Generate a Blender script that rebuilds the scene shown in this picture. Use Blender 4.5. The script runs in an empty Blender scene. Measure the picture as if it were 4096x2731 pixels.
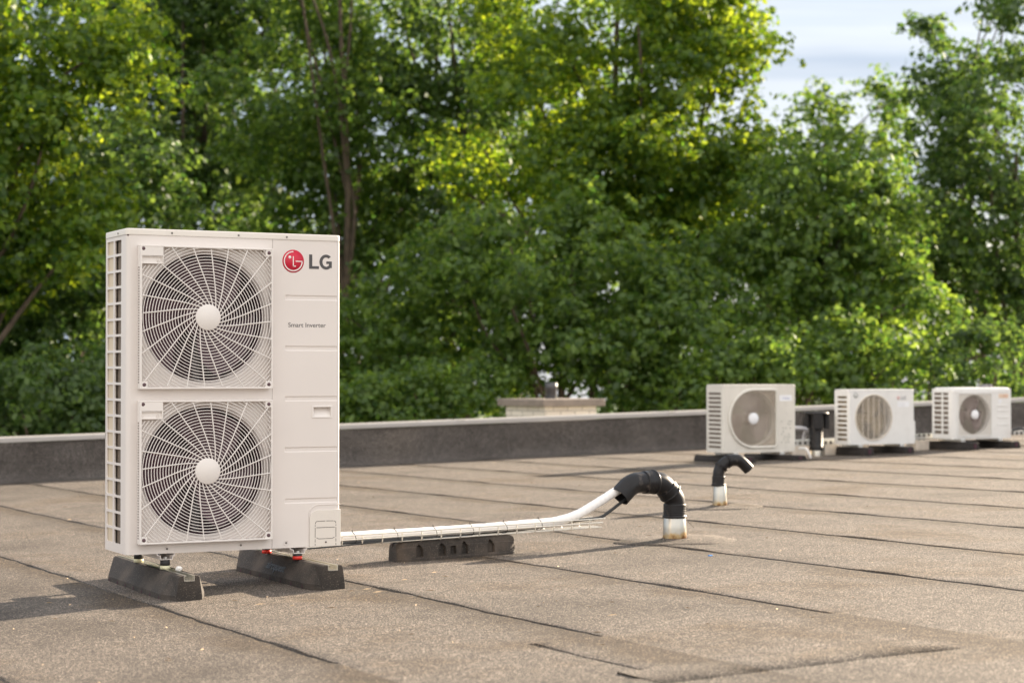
import bpy, bmesh, math, random
import numpy as np
from mathutils import Vector, Matrix, Quaternion

random.seed(7); RNG = np.random.default_rng(11)
R = math.radians
S = bpy.context.scene
COL = S.collection

# ------------------------------------------------------------------ camera
# X runs along the front of the units, Y away from them (along the roofing rolls)
FPX, TH, CAMH = 7657.87, 0.4797, 0.8593
PITCH = math.atan((1487.8 - 1365.5) / FPX)
cd = bpy.data.cameras.new('camera'); cam = bpy.data.objects.new('camera', cd); COL.objects.link(cam)
cam.location = (0, 0, CAMH)
cam.rotation_euler = (math.pi / 2 + PITCH, 0, -TH)
cd.sensor_width = 36; cd.lens = FPX / 4096 * 36
cd.clip_start = 0.1; cd.clip_end = 600
cd.dof.use_dof = True; cd.dof.focus_distance = 8.25; cd.dof.aperture_fstop = 3.2
S.camera = cam
S.render.resolution_x = 1024; S.render.resolution_y = 682

# ------------------------------------------------------------------ light
SUN_EL, SUN_AZ = R(18), R(73)          # azimuth from +Y towards +X
sun_dir = Vector((math.sin(SUN_AZ) * math.cos(SUN_EL), math.cos(SUN_AZ) * math.cos(SUN_EL), math.sin(SUN_EL)))
sl = bpy.data.lights.new('sun', 'SUN'); sl.energy = 4.6; sl.angle = R(0.6); sl.color = (1.0, 0.83, 0.63)
so = bpy.data.objects.new('sun', sl); COL.objects.link(so)
so.rotation_euler = sun_dir.to_track_quat('Z', 'Y').to_euler()
W = bpy.data.worlds.new('World'); S.world = W; W.use_nodes = True
wn, wl = W.node_tree.nodes, W.node_tree.links
wn.clear()
sky = wn.new('ShaderNodeTexSky'); sky.sky_type = 'NISHITA'; sky.sun_disc = False
sky.sun_elevation = SUN_EL; sky.sun_rotation = SUN_AZ; sky.altitude = 50; sky.air_density = 1.0; sky.dust_density = 1.6
tc = wn.new('ShaderNodeTexCoord'); mp = wn.new('ShaderNodeMapping'); mp.inputs['Scale'].default_value = (1.0, 1.0, 4.5)
mp.inputs['Rotation'].default_value = (0, 0, 0.6)
nz = wn.new('ShaderNodeTexNoise'); nz.inputs['Scale'].default_value = 2.6; nz.inputs['Detail'].default_value = 7; nz.inputs['Roughness'].default_value = 0.5; nz.inputs['Distortion'].default_value = 0.4
rp = wn.new('ShaderNodeValToRGB')
rp.color_ramp.elements[0].position = 0.36; rp.color_ramp.elements[0].color = (.80, .80, .80, 1)
rp.color_ramp.elements[1].position = 0.62; rp.color_ramp.elements[1].color = (.97, .97, .97, 1)
mx = wn.new('ShaderNodeMix'); mx.data_type = 'RGBA'
# thin cloud: softly lit towards the trees, brightened behind the camera as added fill
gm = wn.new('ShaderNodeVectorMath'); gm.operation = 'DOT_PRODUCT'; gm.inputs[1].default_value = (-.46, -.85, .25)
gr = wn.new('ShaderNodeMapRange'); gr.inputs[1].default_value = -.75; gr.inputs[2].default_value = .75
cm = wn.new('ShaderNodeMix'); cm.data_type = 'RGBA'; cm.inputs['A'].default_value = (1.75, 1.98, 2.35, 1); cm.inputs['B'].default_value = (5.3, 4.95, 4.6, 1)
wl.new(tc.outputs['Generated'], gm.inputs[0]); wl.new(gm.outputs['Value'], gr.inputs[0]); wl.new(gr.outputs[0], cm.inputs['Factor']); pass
bg = wn.new('ShaderNodeBackground'); bg.inputs['Strength'].default_value = 0.09
wo = wn.new('ShaderNodeOutputWorld')
wl.new(tc.outputs['Generated'], mp.inputs[0]); wl.new(mp.outputs[0], nz.inputs['Vector']); wl.new(nz.outputs['Fac'], rp.inputs[0])
# soft grey-blue bands inside the cloud sheet
nz2 = wn.new('ShaderNodeTexNoise'); nz2.inputs['Scale'].default_value = 3.4; nz2.inputs['Detail'].default_value = 5; nz2.inputs['Distortion'].default_value = .6
mp2 = wn.new('ShaderNodeMapping'); mp2.inputs['Scale'].default_value = (1, 1, 7); mp2.inputs['Rotation'].default_value = (.12, 0, 0)
rp2 = wn.new('ShaderNodeValToRGB'); rp2.color_ramp.elements[0].position = .40; rp2.color_ramp.elements[0].color = (.80, .88, .97, 1); rp2.color_ramp.elements[1].position = .62; rp2.color_ramp.elements[1].color = (1.28, 1.22, 1.15, 1)
mb = wn.new('ShaderNodeMix'); mb.data_type = 'RGBA'; mb.blend_type = 'MULTIPLY'; mb.inputs['Factor'].default_value = 1
wl.new(tc.outputs['Generated'], mp2.inputs[0]); wl.new(mp2.outputs[0], nz2.inputs['Vector']); wl.new(nz2.outputs['Fac'], rp2.inputs[0])
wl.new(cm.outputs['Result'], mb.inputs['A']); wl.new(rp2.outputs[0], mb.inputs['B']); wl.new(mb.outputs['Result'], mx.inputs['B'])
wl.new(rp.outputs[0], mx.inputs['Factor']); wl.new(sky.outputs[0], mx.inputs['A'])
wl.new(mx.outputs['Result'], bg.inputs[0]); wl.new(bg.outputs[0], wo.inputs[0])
S.view_settings.view_transform = 'Standard'; S.view_settings.look = 'None'
S.view_settings.gamma = 1; S.view_settings.exposure = 1.9
S.render.engine = 'CYCLES'
S.cycles.max_bounces = 8; S.cycles.transparent_max_bounces = 8; S.cycles.use_denoising = True

# ------------------------------------------------------------------ helpers
SLX, SLY = 0.0234, -0.0135
def roof(x, y): return SLX * x + SLY * y          # the roof falls gently
_a = PITCH
_R = Vector((math.cos(TH), -math.sin(TH), 0)); _F = Vector((math.sin(TH) * math.cos(_a), math.cos(TH) * math.cos(_a), math.sin(_a))); _U = _R.cross(_F)
def at(px, py, d):
    "a point of the garden seen in direction px, py and d metres away"
    return Vector((0, 0, CAMH)) + (_F * FPX + _R * (px - 2048) + _U * (1365.5 - py)) * (d / FPX)

class M:
    "collects shapes and links them as one mesh"
    def __init__(s): s.v = []; s.f = []; s.s = []
    def add(s, vs, fs, smooth=False, mat=None):
        n = len(s.v)
        for p in vs:
            p = Vector(p)
            if mat is not None: p = mat @ p
            s.v.append((p.x, p.y, p.z))
        for f in fs: s.f.append(tuple(i + n for i in f)); s.s.append(smooth)
        return s
    def box(s, x0, x1, y0, y1, z0, z1, bev=0, mat=None):
        bm = bmesh.new()
        bmesh.ops.create_cube(bm, size=1)
        for v in bm.verts:
            v.co = Vector((x0 + (v.co.x + .5) * (x1 - x0), y0 + (v.co.y + .5) * (y1 - y0), z0 + (v.co.z + .5) * (z1 - z0)))
        if bev > 0: bmesh.ops.bevel(bm, geom=bm.edges[:], offset=bev, segments=2, affect='EDGES', profile=.5)
        bm.verts.index_update()
        s.add([v.co.copy() for v in bm.verts], [[v.index for v in f.verts] for f in bm.faces], False, mat)
        bm.free(); return s
    def tube(s, pts, r, n=10, closed=False, caps=True, mat=None, smooth=True):
        pts = [Vector(p) for p in pts]; m = len(pts)
        rs = r if hasattr(r, '__len__') else [r] * m
        tans = []
        for i in range(m):
            if closed: t = pts[(i + 1) % m] - pts[i - 1]
            else: t = pts[min(i + 1, m - 1)] - pts[max(i - 1, 0)]
            tans.append(t.normalized() if t.length > 1e-9 else Vector((0, 0, 1)))
        up = Vector((0, 0, 1)) if abs(tans[0].z) < .9 else Vector((0, 1, 0))
        nrm = (up - tans[0] * up.dot(tans[0])).normalized()
        vs = []; fs = []
        for i in range(m):
            if i:
                nrm = nrm - tans[i] * nrm.dot(tans[i]); nrm.normalize()
            b = tans[i].cross(nrm)
            for k in range(n):
                a = 2 * math.pi * k / n
                vs.append(pts[i] + (nrm * math.cos(a) + b * math.sin(a)) * rs[i])
        for i in range(m if closed else m - 1):
            j = (i + 1) % m
            for k in range(n):
                l = (k + 1) % n
                fs.append((i * n + k, j * n + k, j * n + l, i * n + l)[::-1])
        s.add(vs, fs, smooth, mat)
        if caps and not closed:
            s.add(vs[:n], [tuple(range(n))], False, mat); s.add(vs[-n:], [tuple(range(n))[::-1]], False, mat)
        return s
    def lathe(s, prof, o=(0, 0, 0), n=32, mat=None, smooth=True, axis='Z'):
        vs = []; fs = []; m = len(prof)
        for i in range(n):
            a = 2 * math.pi * i / n; c, si = math.cos(a), math.sin(a)
            for r, z in prof:
                p = (r * c, r * si, z) if axis == 'Z' else (r * c, z, r * si)
                vs.append((o[0] + p[0], o[1] + p[1], o[2] + p[2]))
        for i in range(n):
            j = (i + 1) % n
            for k in range(m - 1): fs.append((i * m + k, j * m + k, j * m + k + 1, i * m + k + 1))
        return s.add(vs, fs, smooth, mat)
    def prism(s, poly, y0, y1, mat=None, smooth=False):
        "polygon in x, z extruded along y"
        n = len(poly)
        vs = [(x, y0, z) for x, z in poly] + [(x, y1, z) for x, z in poly]
        fs = [tuple(range(n)), tuple(range(n, 2 * n))[::-1]] + [(i, i + n, (i + 1) % n + n, (i + 1) % n) for i in range(n)]
        return s.add(vs, fs, smooth, mat)
    def build(s, name, mat, parent=None, loc=None, bev=0, **kw):
        me = bpy.data.meshes.new(name); me.from_pydata(s.v, [], s.f)
        me.polygons.foreach_set('use_smooth', s.s)
        me.materials.append(mat)
        bm = bmesh.new(); bm.from_mesh(me); bmesh.ops.recalc_face_normals(bm, faces=bm.faces[:]); bm.to_mesh(me); bm.free()
        me.update()
        o = bpy.data.objects.new(name, me); COL.objects.link(o)
        if parent is not None: o.parent = parent
        if loc is not None: o.location = loc
        if bev:
            md = o.modifiers.new('bevel', 'BEVEL'); md.width = bev; md.segments = 2; md.limit_method = 'ANGLE'; md.angle_limit = R(40)
        for k, v in kw.items(): o[k] = v
        return o

def empty(name, loc, label, cat, group=None, rz=0):
    o = bpy.data.objects.new(name, None); COL.objects.link(o); o.location = loc; o.rotation_euler = (0, 0, rz)
    o.empty_display_size = .1
    o['label'] = label; o['category'] = cat
    if group: o['group'] = group
    return o
def tag(o, label=None, cat=None, group=None, kind=None):
    if label: o['label'] = label
    if cat: o['category'] = cat
    if group: o['group'] = group
    if kind: o['kind'] = kind
    return o
def text_mesh(name, s, size, mat, parent, m4, depth=.0006, sx=1.0, bold=0.0, align='LEFT'):
    cu = bpy.data.curves.new(name, 'FONT'); cu.body = s; cu.size = size; cu.extrude = depth; cu.offset = bold; cu.align_x = align
    t = bpy.data.objects.new(name, cu); COL.objects.link(t)
    dg = bpy.context.evaluated_depsgraph_get(); me = bpy.data.meshes.new_from_object(t.evaluated_get(dg))
    bpy.data.objects.remove(t)
    w = max(v.co.x for v in me.vertices) - min(v.co.x for v in me.vertices)
    if sx > 10: k = (sx - 10) / w          # sx given as 10 + wanted width
    else: k = sx
    x0 = min(v.co.x for v in me.vertices)
    for v in me.vertices: v.co = m4 @ Vector(((v.co.x - (x0 if align == 'LEFT' else 0)) * k, v.co.y, v.co.z))
    me.materials.clear(); me.materials.append(mat)
    o = bpy.data.objects.new(name, me); COL.objects.link(o); o.parent = parent
    return o
FRONT = Matrix(((1, 0, 0, 0), (0, 0, 1, 0), (0, 1, 0, 0), (0, 0, 0, 1)))   # text plane x,y -> x,z facing -y
def fm(x, y, z): return Matrix.Translation((x, y, z)) @ Matrix(((1, 0, 0, 0), (0, 0, -1, 0), (0, 1, 0, 0), (0, 0, 0, 1)))

# ------------------------------------------------------------------ materials
def nt(name):
    m = bpy.data.materials.new(name); m.use_nodes = True
    n = m.node_tree.nodes; b = n['Principled BSDF']
    return m, n, m.node_tree.links, b
def ramp(n, stops):
    r = n.new('ShaderNodeValToRGB'); e = r.color_ramp.elements
    while len(e) < len(stops): e.new(.5)
    for i, (p, c) in enumerate(stops): e[i].position = p; e[i].color = (*c, 1)
    return r
def simple(name, col, rough=.5, metal=0, var=.08, scale=12, bump=0, bscale=200, spec=.5, dirt=0):
    m, n, l, b = nt(name)
    t = n.new('ShaderNodeTexCoord'); z = n.new('ShaderNodeTexNoise'); z.inputs['Scale'].default_value = scale; z.inputs['Detail'].default_value = 6
    l.new(t.outputs['Object'], z.inputs['Vector'])
    c0 = [max(0, c * (1 - var)) for c in col]; c1 = [min(1, c * (1 + var)) for c in col]
    r = ramp(n, [(.3, c0), (.7, c1)]); l.new(z.outputs['Fac'], r.inputs[0])
    out = r.outputs[0]
    if dirt:
        z2 = n.new('ShaderNodeTexNoise'); z2.inputs['Scale'].default_value = scale * 3; z2.inputs['Detail'].default_value = 8; l.new(t.outputs['Object'], z2.inputs['Vector'])
        r2 = ramp(n, [(.52, (0, 0, 0)), (.68, (1, 1, 1))]); l.new(z2.outputs['Fac'], r2.inputs[0])
        mu = n.new('ShaderNodeMath'); mu.operation = 'MULTIPLY'; mu.inputs[1].default_value = dirt; l.new(r2.outputs[0], mu.inputs[0])
        x = n.new('ShaderNodeMix'); x.data_type = 'RGBA'; l.new(mu.outputs[0], x.inputs['Factor']); l.new(out, x.inputs['A']); x.inputs['B'].default_value = (.32, .29, .25, 1)
        out = x.outputs['Result']
    l.new(out, b.inputs['Base Color'])
    b.inputs['Roughness'].default_value = rough; b.inputs['Metallic'].default_value = metal; b.inputs['Specular IOR Level'].default_value = spec
    if bump:
        z3 = n.new('ShaderNodeTexNoise'); z3.inputs['Scale'].default_value = bscale; z3.inputs['Detail'].default_value = 4; l.new(t.outputs['Object'], z3.inputs['Vector'])
        bp = n.new('ShaderNodeBump'); bp.inputs['Strength'].default_value = bump; bp.inputs['Distance'].default_value = .002
        l.new(z3.outputs['Fac'], bp.inputs['Height']); l.new(bp.outputs[0], b.inputs['Normal'])
    return m

PAINT = simple('cream_paint', (.76, .705, .67), .42, var=.02, scale=3, bump=.05, bscale=500)
PAINT_LID = simple('cream_paint_lid', (.76, .71, .65), .38, var=.02, scale=3)
PLASTIC = simple('cream_plastic', (.80, .755, .72), .45, var=.02, scale=4)
BEIGE = simple('beige_panel', (.66, .56, .42), .5, var=.04, scale=4)
PAINT_OLD = simple('weathered_white_paint', (.70, .67, .61), .45, var=.05, scale=4, dirt=.12)
PAINT_WHITE = simple('white_paint', (.76, .755, .74), .45, var=.04, scale=4, dirt=.08)
DARKIN = simple('dark_interior', (.060, .019, .032), .7)
FANBLK = simple('fan_plastic', (.075, .028, .045), .45)
METAL = simple('galvanised_steel', (.62, .63, .62), .32, .9, var=.1, scale=40)
ALU = simple('aluminium', (.70, .68, .62), .28, .85, var=.12, scale=30, bump=.2, bscale=120)
WIRE = simple('zinc_wire', (.78, .75, .68), .35, .35, var=.1, scale=40)
RUBBER = simple('black_rubber', (.022, .022, .023), .6, var=.15)
RED = simple('red_plastic', (.72, .035, .02), .4)
IVORY = simple('ivory_plastic', (.72, .70, .48), .4)
SCREWM = simple('screw_steel', (.22, .20, .19), .35, .8)
HOLE = simple('boss_hole', (.12, .07, .08), .6)
GREY_INK = simple('dark_grey_ink', (.075, .072, .075), .5)
RED_INK = simple('red_ink', (.60, .012, .045), .45)
WHITE_INK = simple('white_ink', (.85, .83, .80), .5)
STICKER = simple('white_sticker', (.82, .83, .86), .4)
ORANGE = simple('orange_sticker', (.72, .55, .42), .45)
INSUL = simple('white_pipe_wrap', (.84, .83, .82), .55, var=.03, scale=20, bump=.5, bscale=60)
CABLE = simple('black_cable', (.03, .032, .035), .45)
TIE = simple('cable_tie', (.015, .015, .015), .5)
CONC = simple('pale_concrete', (.60, .54, .47), .85, var=.12, scale=20)
FLUE = simple('flue_steel', (.08, .08, .085), .45, .4)
def pvc():
    m = simple('black_pvc', (.013, .0125, .014), .3, var=.25, scale=25, spec=.32, dirt=.0)
    n, l = m.node_tree.nodes, m.node_tree.links; b = n['Principled BSDF']
    t = n.new('ShaderNodeTexCoord'); z = n.new('ShaderNodeTexNoise'); z.inputs['Scale'].default_value = 14; z.inputs['Detail'].default_value = 5
    l.new(t.outputs['Object'], z.inputs['Vector'])
    r = ramp(n, [(.35, (.28, .28, .28)), (.72, (.6, .6, .6))]); l.new(z.outputs['Fac'], r.inputs[0]); l.new(r.outputs[0], b.inputs['Roughness'])
    z2 = n.new('ShaderNodeTexNoise'); z2.inputs['Scale'].default_value = 22; z2.inputs['Detail'].default_value = 3; l.new(t.outputs['Object'], z2.inputs['Vector'])
    r2 = ramp(n, [(.62, (.013, .0125, .014)), (.74, (.085, .072, .064))]); l.new(z2.outputs['Fac'], r2.inputs[0]); l.new(r2.outputs[0], b.inputs['Base Color'])
    return m
PVC = pvc()
def rubber_block():
    m, n, l, b = nt('recycled_rubber')
    t = n.new('ShaderNodeTexCoord')
    v = n.new('ShaderNodeTexVoronoi'); v.inputs['Scale'].default_value = 320; l.new(t.outputs['Object'], v.inputs['Vector'])
    z = n.new('ShaderNodeTexNoise'); z.inputs['Scale'].default_value = 9; z.inputs['Detail'].default_value = 8; l.new(t.outputs['Object'], z.inputs['Vector'])
    r = ramp(n, [(0, (.020, .017, .015)), (.8, (.046, .038, .032)), (1, (.20, .165, .135))]); l.new(v.outputs['Color'], r.inputs[0])
    r2 = ramp(n, [(.45, (0, 0, 0)), (.75, (1, 1, 1))]); l.new(z.outputs['Fac'], r2.inputs[0])
    x = n.new('ShaderNodeMix'); x.data_type = 'RGBA'; l.new(r2.outputs[0], x.inputs['Factor']); l.new(r.outputs[0], x.inputs['A']); x.inputs['B'].default_value = (.095, .075, .060, 1)
    l.new(x.outputs['Result'], b.inputs['Base Color']); b.inputs['Roughness'].default_value = .8
    bp = n.new('ShaderNodeBump'); bp.inputs['Strength'].default_value = .5; bp.inputs['Distance'].default_value = .002
    l.new(v.outputs['Distance'], bp.inputs['Height']); l.new(bp.outputs[0], b.inputs['Normal'])
    return m
RBLOCK = rubber_block()
def coil():
    m, n, l, b = nt('finned_coil')
    t = n.new('ShaderNodeTexCoord')
    w = n.new('ShaderNodeTexWave'); w.wave_type = 'BANDS'; w.bands_direction = 'Z'; w.inputs['Scale'].default_value = 60; w.inputs['Distortion'].default_value = .6
    w2 = n.new('ShaderNodeTexWave'); w2.wave_type = 'BANDS'; w2.bands_direction = 'Y'; w2.inputs['Scale'].default_value = 90
    l.new(t.outputs['Object'], w.inputs['Vector']); l.new(t.outputs['Object'], w2.inputs['Vector'])
    a = n.new('ShaderNodeMath'); a.operation = 'MULTIPLY'; l.new(w.outputs['Fac'], a.inputs[0]); l.new(w2.outputs['Fac'], a.inputs[1])
    r = ramp(n, [(0, (.24, .19, .15)), (.9, (.07, .055, .043))]); l.new(a.outputs[0], r.inputs[0])
    l.new(r.outputs[0], b.inputs['Base Color']); b.inputs['Roughness'].default_value = .5; b.inputs['Metallic'].default_value = .2
    return m
COIL = coil()
def roofing(name, upright=False):
    m, n, l, b = nt(name)
    t = n.new('ShaderNodeTexCoord')
    def noise(sc, det=6, rough=.55, vec=None):
        z = n.new('ShaderNodeTexNoise'); z.inputs['Scale'].default_value = sc; z.inputs['Detail'].default_value = det; z.inputs['Roughness'].default_value = rough
        l.new(vec or t.outputs['Object'], z.inputs['Vector']); return z
    v = n.new('ShaderNodeTexVoronoi'); v.inputs['Scale'].default_value = 290 if not upright else 450; l.new(t.outputs['Object'], v.inputs['Vector'])
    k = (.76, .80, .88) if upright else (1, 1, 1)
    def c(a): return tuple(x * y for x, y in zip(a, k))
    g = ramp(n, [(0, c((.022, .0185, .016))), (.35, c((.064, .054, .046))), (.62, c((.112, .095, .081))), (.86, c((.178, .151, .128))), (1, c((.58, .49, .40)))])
    sp = n.new('ShaderNodeSeparateColor'); l.new(v.outputs['Color'], sp.inputs[0]); l.new(sp.outputs[0], g.inputs[0])
    big = noise(.9, 7, .6); rb = ramp(n, [(.32, (.58, .56, .54)), (.52, (1, 1, 1)), (.72, (1.26, 1.22, 1.16))]); l.new(big.outputs['Fac'], rb.inputs[0])
    m1 = n.new('ShaderNodeMix'); m1.data_type = 'RGBA'; m1.blend_type = 'MULTIPLY'; m1.inputs['Factor'].default_value = 1
    l.new(g.outputs[0], m1.inputs['A']); l.new(rb.outputs[0], m1.inputs['B'])
    md = noise(17, 5, .7); rm = ramp(n, [(.3, (.80, .80, .80)), (.7, (1.14, 1.13, 1.11))]); l.new(md.outputs['Fac'], rm.inputs[0])
    m2 = n.new('ShaderNodeMix'); m2.data_type = 'RGBA'; m2.blend_type = 'MULTIPLY'; m2.inputs['Factor'].default_value = 1
    l.new(m1.outputs['Result'], m2.inputs['A']); l.new(rm.outputs[0], m2.inputs['B'])
    out = m2.outputs['Result']
    if not upright:
        # damp algae-brown stains
        st = noise(.9, 8, .68); rs = ramp(n, [(.52, (0, 0, 0)), (.66, (.9, .9, .9))])
        # damp gathers on the low side of every lap, 0.93 m apart
        sx = n.new('ShaderNodeSeparateXYZ'); l.new(t.outputs['Object'], sx.inputs[0])
        w1 = n.new('ShaderNodeMath'); w1.operation = 'MULTIPLY_ADD'; w1.inputs[1].default_value = 1 / .932; w1.inputs[2].default_value = 10 - 2.204 / .932; l.new(sx.outputs['X'], w1.inputs[0])
        w2 = n.new('ShaderNodeMath'); w2.operation = 'FRACT'; l.new(w1.outputs[0], w2.inputs[0])
        w3 = n.new('ShaderNodeMapRange'); w3.inputs[1].default_value = .72; w3.inputs[2].default_value = 1.0; w3.inputs[3].default_value = 0; w3.inputs[4].default_value = .19; l.new(w2.outputs[0], w3.inputs[0])
        w4 = n.new('ShaderNodeMath'); w4.operation = 'ADD'; l.new(w3.outputs[0], w4.inputs[0]); l.new(st.outputs['Fac'], w4.inputs[1]); l.new(w4.outputs[0], rs.inputs[0])
        m3 = n.new('ShaderNodeMix'); m3.data_type = 'RGBA'; m3.blend_type = 'MULTIPLY'; l.new(rs.outputs[0], m3.inputs['Factor'])
        l.new(out, m3.inputs['A']); m3.inputs['B'].default_value = (.52, .45, .36, 1); out = m3.outputs['Result']
    l.new(out, b.inputs['Base Color'])
    b.inputs['Roughness'].default_value = .82; b.inputs['Specular IOR Level'].default_value = .35
    bp = n.new('ShaderNodeBump'); bp.inputs['Strength'].default_value = .45; bp.inputs['Distance'].default_value = .0016
    l.new(v.outputs['Distance'], bp.inputs['Height'])
    bp2 = n.new('ShaderNodeBump'); bp2.inputs['Strength'].default_value = .5; bp2.inputs['Distance'].default_value = .012
    z5 = noise(6, 5, .6); l.new(z5.outputs['Fac'], bp2.inputs['Height']); l.new(bp.outputs[0], bp2.inputs['Normal']); l.new(bp2.outputs[0], b.inputs['Normal'])
    return m
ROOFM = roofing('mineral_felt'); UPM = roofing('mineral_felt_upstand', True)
TAR = simple('bitumen_bead', (.05, .043, .038), .55, var=.3, scale=30)
def leafmat(name, dark, lit, tdark, tlit, tw=.5):
    m, n, l, b = nt(name); n.remove(b); out = [x for x in n if x.type == 'OUTPUT_MATERIAL'][0]
    g = n.new('ShaderNodeNewGeometry')
    r = ramp(n, [(0, dark), (1, lit)]); l.new(g.outputs['Random Per Island'], r.inputs[0])
    r2 = ramp(n, [(0, tdark), (1, tlit)]); l.new(g.outputs['Random Per Island'], r2.inputs[0])
    d = n.new('ShaderNodeBsdfDiffuse'); tr = n.new('ShaderNodeBsdfTranslucent'); gl = n.new('ShaderNodeBsdfGlossy'); gl.inputs['Roughness'].default_value = .45
    gl.inputs['Color'].default_value = (.9, .95, .9, 1)
    l.new(r.outputs[0], d.inputs['Color']); l.new(r2.outputs[0], tr.inputs['Color'])
    a = n.new('ShaderNodeMixShader'); a.inputs[0].default_value = tw; l.new(d.outputs[0], a.inputs[1]); l.new(tr.outputs[0], a.inputs[2])
    c = n.new('ShaderNodeMixShader'); c.inputs[0].default_value = .025; l.new(a.outputs[0], c.inputs[1]); l.new(gl.outputs[0], c.inputs[2])
    l.new(c.outputs[0], out.inputs[0]); return m
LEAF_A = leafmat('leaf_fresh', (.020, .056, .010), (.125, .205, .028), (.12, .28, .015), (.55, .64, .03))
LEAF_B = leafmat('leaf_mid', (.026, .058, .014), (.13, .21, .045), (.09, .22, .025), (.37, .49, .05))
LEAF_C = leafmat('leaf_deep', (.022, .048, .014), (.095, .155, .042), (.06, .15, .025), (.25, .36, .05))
BARK = simple('bark', (.085, .062, .046), .9, var=.35, scale=8, bump=.8, bscale=30)
GRASS = simple('meadow_grass', (.045, .085, .02), .9, var=.4, scale=2)

# ------------------------------------------------------------------ the setting
# ground far below the roof edge
g = M(); g.add([(-300, -300, -4.2), (300, -300, -4.2), (300, 300, -4.2), (-300, 300, -4.2)], [(0, 1, 2, 3)])
tag(g.build('ground', GRASS), kind='structure')
PY = 17.45                                              # line of the parapet
# roofing rolls laid side by side: every roll laps over the one to its left
base = M()
x0, x1, y0, y1 = -9, 60, -7, PY + .36
base.add([(x, y, roof(x, y) - .02) for x, y in ((x0, y0), (x1, y0), (x1, y1), (x0, y1))], [(0, 1, 2, 3)])
def wob(t, k): return .006 * math.sin(t * 1.7 + k) + .004 * math.sin(t * 5.3 + k * 2.1) + .0028 * math.sin(t * 13.7 + k * 3.3) + .0018 * math.sin(t * 31 + k)
def sheet(m, xa, xb, ya, yb, k, lift=0.0, end_wob=0, step=.06):
    ys = np.linspace(ya, yb, max(3, int((yb - ya) / step)))
    prof = [(0, -.004), (0.0005, .0018), (.004, .0028), (.05, .0028), (.13, .0026), (.45, .0018), (.80, .0008), (1.04, .0)]
    wd = xb - xa; nv = []; nf = []
    for j, y in enumerate(ys):
        w = wob(y, k); puff = .0022 * (math.sin(y * 9.1 + k * 5) + math.sin(y * 3.7 + k)) 
        for i, (a, h) in enumerate(prof):
            x = xa + (w if i < 4 else w * .3) + (a * wd if i > 3 else a)
            hh = h + (max(0, puff) if 1 <= i <= 3 else 0)
            if j == len(ys) - 1: hh = -.004
            if j == 0: hh -= .0035
            nv.append((x, y, roof(x, y) + hh + lift))
    n = len(prof)
    for j in range(len(ys) - 1):
        for i in range(n - 1): nf.append((j * n + i, j * n + i + 1, (j + 1) * n + i + 1, (j + 1) * n + i))
    m.add(nv, nf, True)
rl = M(); rl.v += base.v; rl.f += base.f; rl.s += base.s
seams = [2.204, 3.139, 4.064, 4.994, 5.924, 6.870, 7.789]
us = [seams[0] - .932 * i for i in range(9, 0, -1)] + seams + [seams[-1] + .932 * i for i in range(1, 34)]
for i, u in enumerate(us[:-1]):
    sheet(rl, u, us[i + 1], 5.2, PY - .01 if True else 0, i * 1.37)
# rolls nearer the camera start on a joint of their own
us2 = [-8, 1.27, 2.86, 16, 40]
for i, u in enumerate(us2[:-1]): sheet(rl, u, us2[i + 1], 4.55, 5.42, 40 + i * 1.71, .0022)
us3 = [-8, 1.27, 16, 40]
for i, u in enumerate(us3[:-1]): sheet(rl, u, us3[i + 1], -7, 4.62, 80 + i * 1.31, .0035)
# lap strip across the joint
def lap(m, ya, yb, xa, xb, h, k):
    xs = np.arange(xa, xb, .05); nv = []; nf = []
    for x in xs:
        w = wob(x, k); w2 = wob(x, k + 3)
        for yy, hh in ((ya + w, -.003), (ya + w + .001, h), (yb + w2 - .01, h), (yb + w2, -.003)): nv.append((x, yy, roof(x, yy) + hh))
    for i in range(len(xs) - 1):
        for j in range(3): nf.append((i * 4 + j, i * 4 + j + 1, i * 4 + 5 + j, i * 4 + 4 + j))
    m.add(nv, nf, True)
lap(rl, 4.46, 4.70, 2.78, 3.86, .0080, 1.0)
lap(rl, 4.62, 4.90, 3.55, 9.5, .0045, 2.0)
rf = rl.build('roof', ROOFM); tag(rf, kind='structure')

# tar beads showing in the laps
td = M()
for i, u in enumerate(us[:-1]):
    if u < -2 or u > 20: continue
    ys = np.arange(5.42, PY - .1, .035)
    pts = [];rr = []
    for y in ys:
        x = u + wob(y, i * 1.37) - .0035
        pts.append((x, y, roof(x, y) + .0012)); rr.append(.0013 + .0011 * math.sin(y * 3.1 + i * 2) * math.sin(y * 17 + i) + random.uniform(-.0008, .0012))
    td.tube(pts, [max(.0003, r * .7) for r in rr], 6)
tb = td.build('bitumen_seams', TAR); tag(tb, 'thin black bitumen beads along the laps of the roofing felt', None, None, 'stuff')

# felt collars round the two pipes, low domed patches
def collar(x, y, r, label):
    c = M(); n = 48; rings = [(1.0, .0015), (.985, .0048), (.6, .0056), (.32, .008), (.22, .014)]
    vs = []; fs = []
    for a in range(n):
        t = 2 * math.pi * a / n; k = 1 + .05 * math.sin(3 * t + x) + .03 * math.sin(7 * t)
        for q, h in rings:
            px, py = x + math.cos(t) * r * q * k, y + math.sin(t) * r * q * k
            vs.append((px, py, roof(px, py) + h))
    for a in range(n):
        b2 = (a + 1) % n
        for j in range(len(rings) - 1): fs.append((a * 5 + j, b2 * 5 + j, b2 * 5 + j + 1, a * 5 + j + 1))
    c.add(vs, fs, True); o = c.build('felt_collar', ROOFM)
    return tag(o, label, 'roof flashing', 'felt collars at the foot of the pipes')
collar(5.19, 8.19, .30, 'round felt patch at the foot of the big gooseneck pipe')
collar(6.64, 9.96, .27, 'round felt patch at the foot of the smaller gooseneck pipe')

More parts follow.
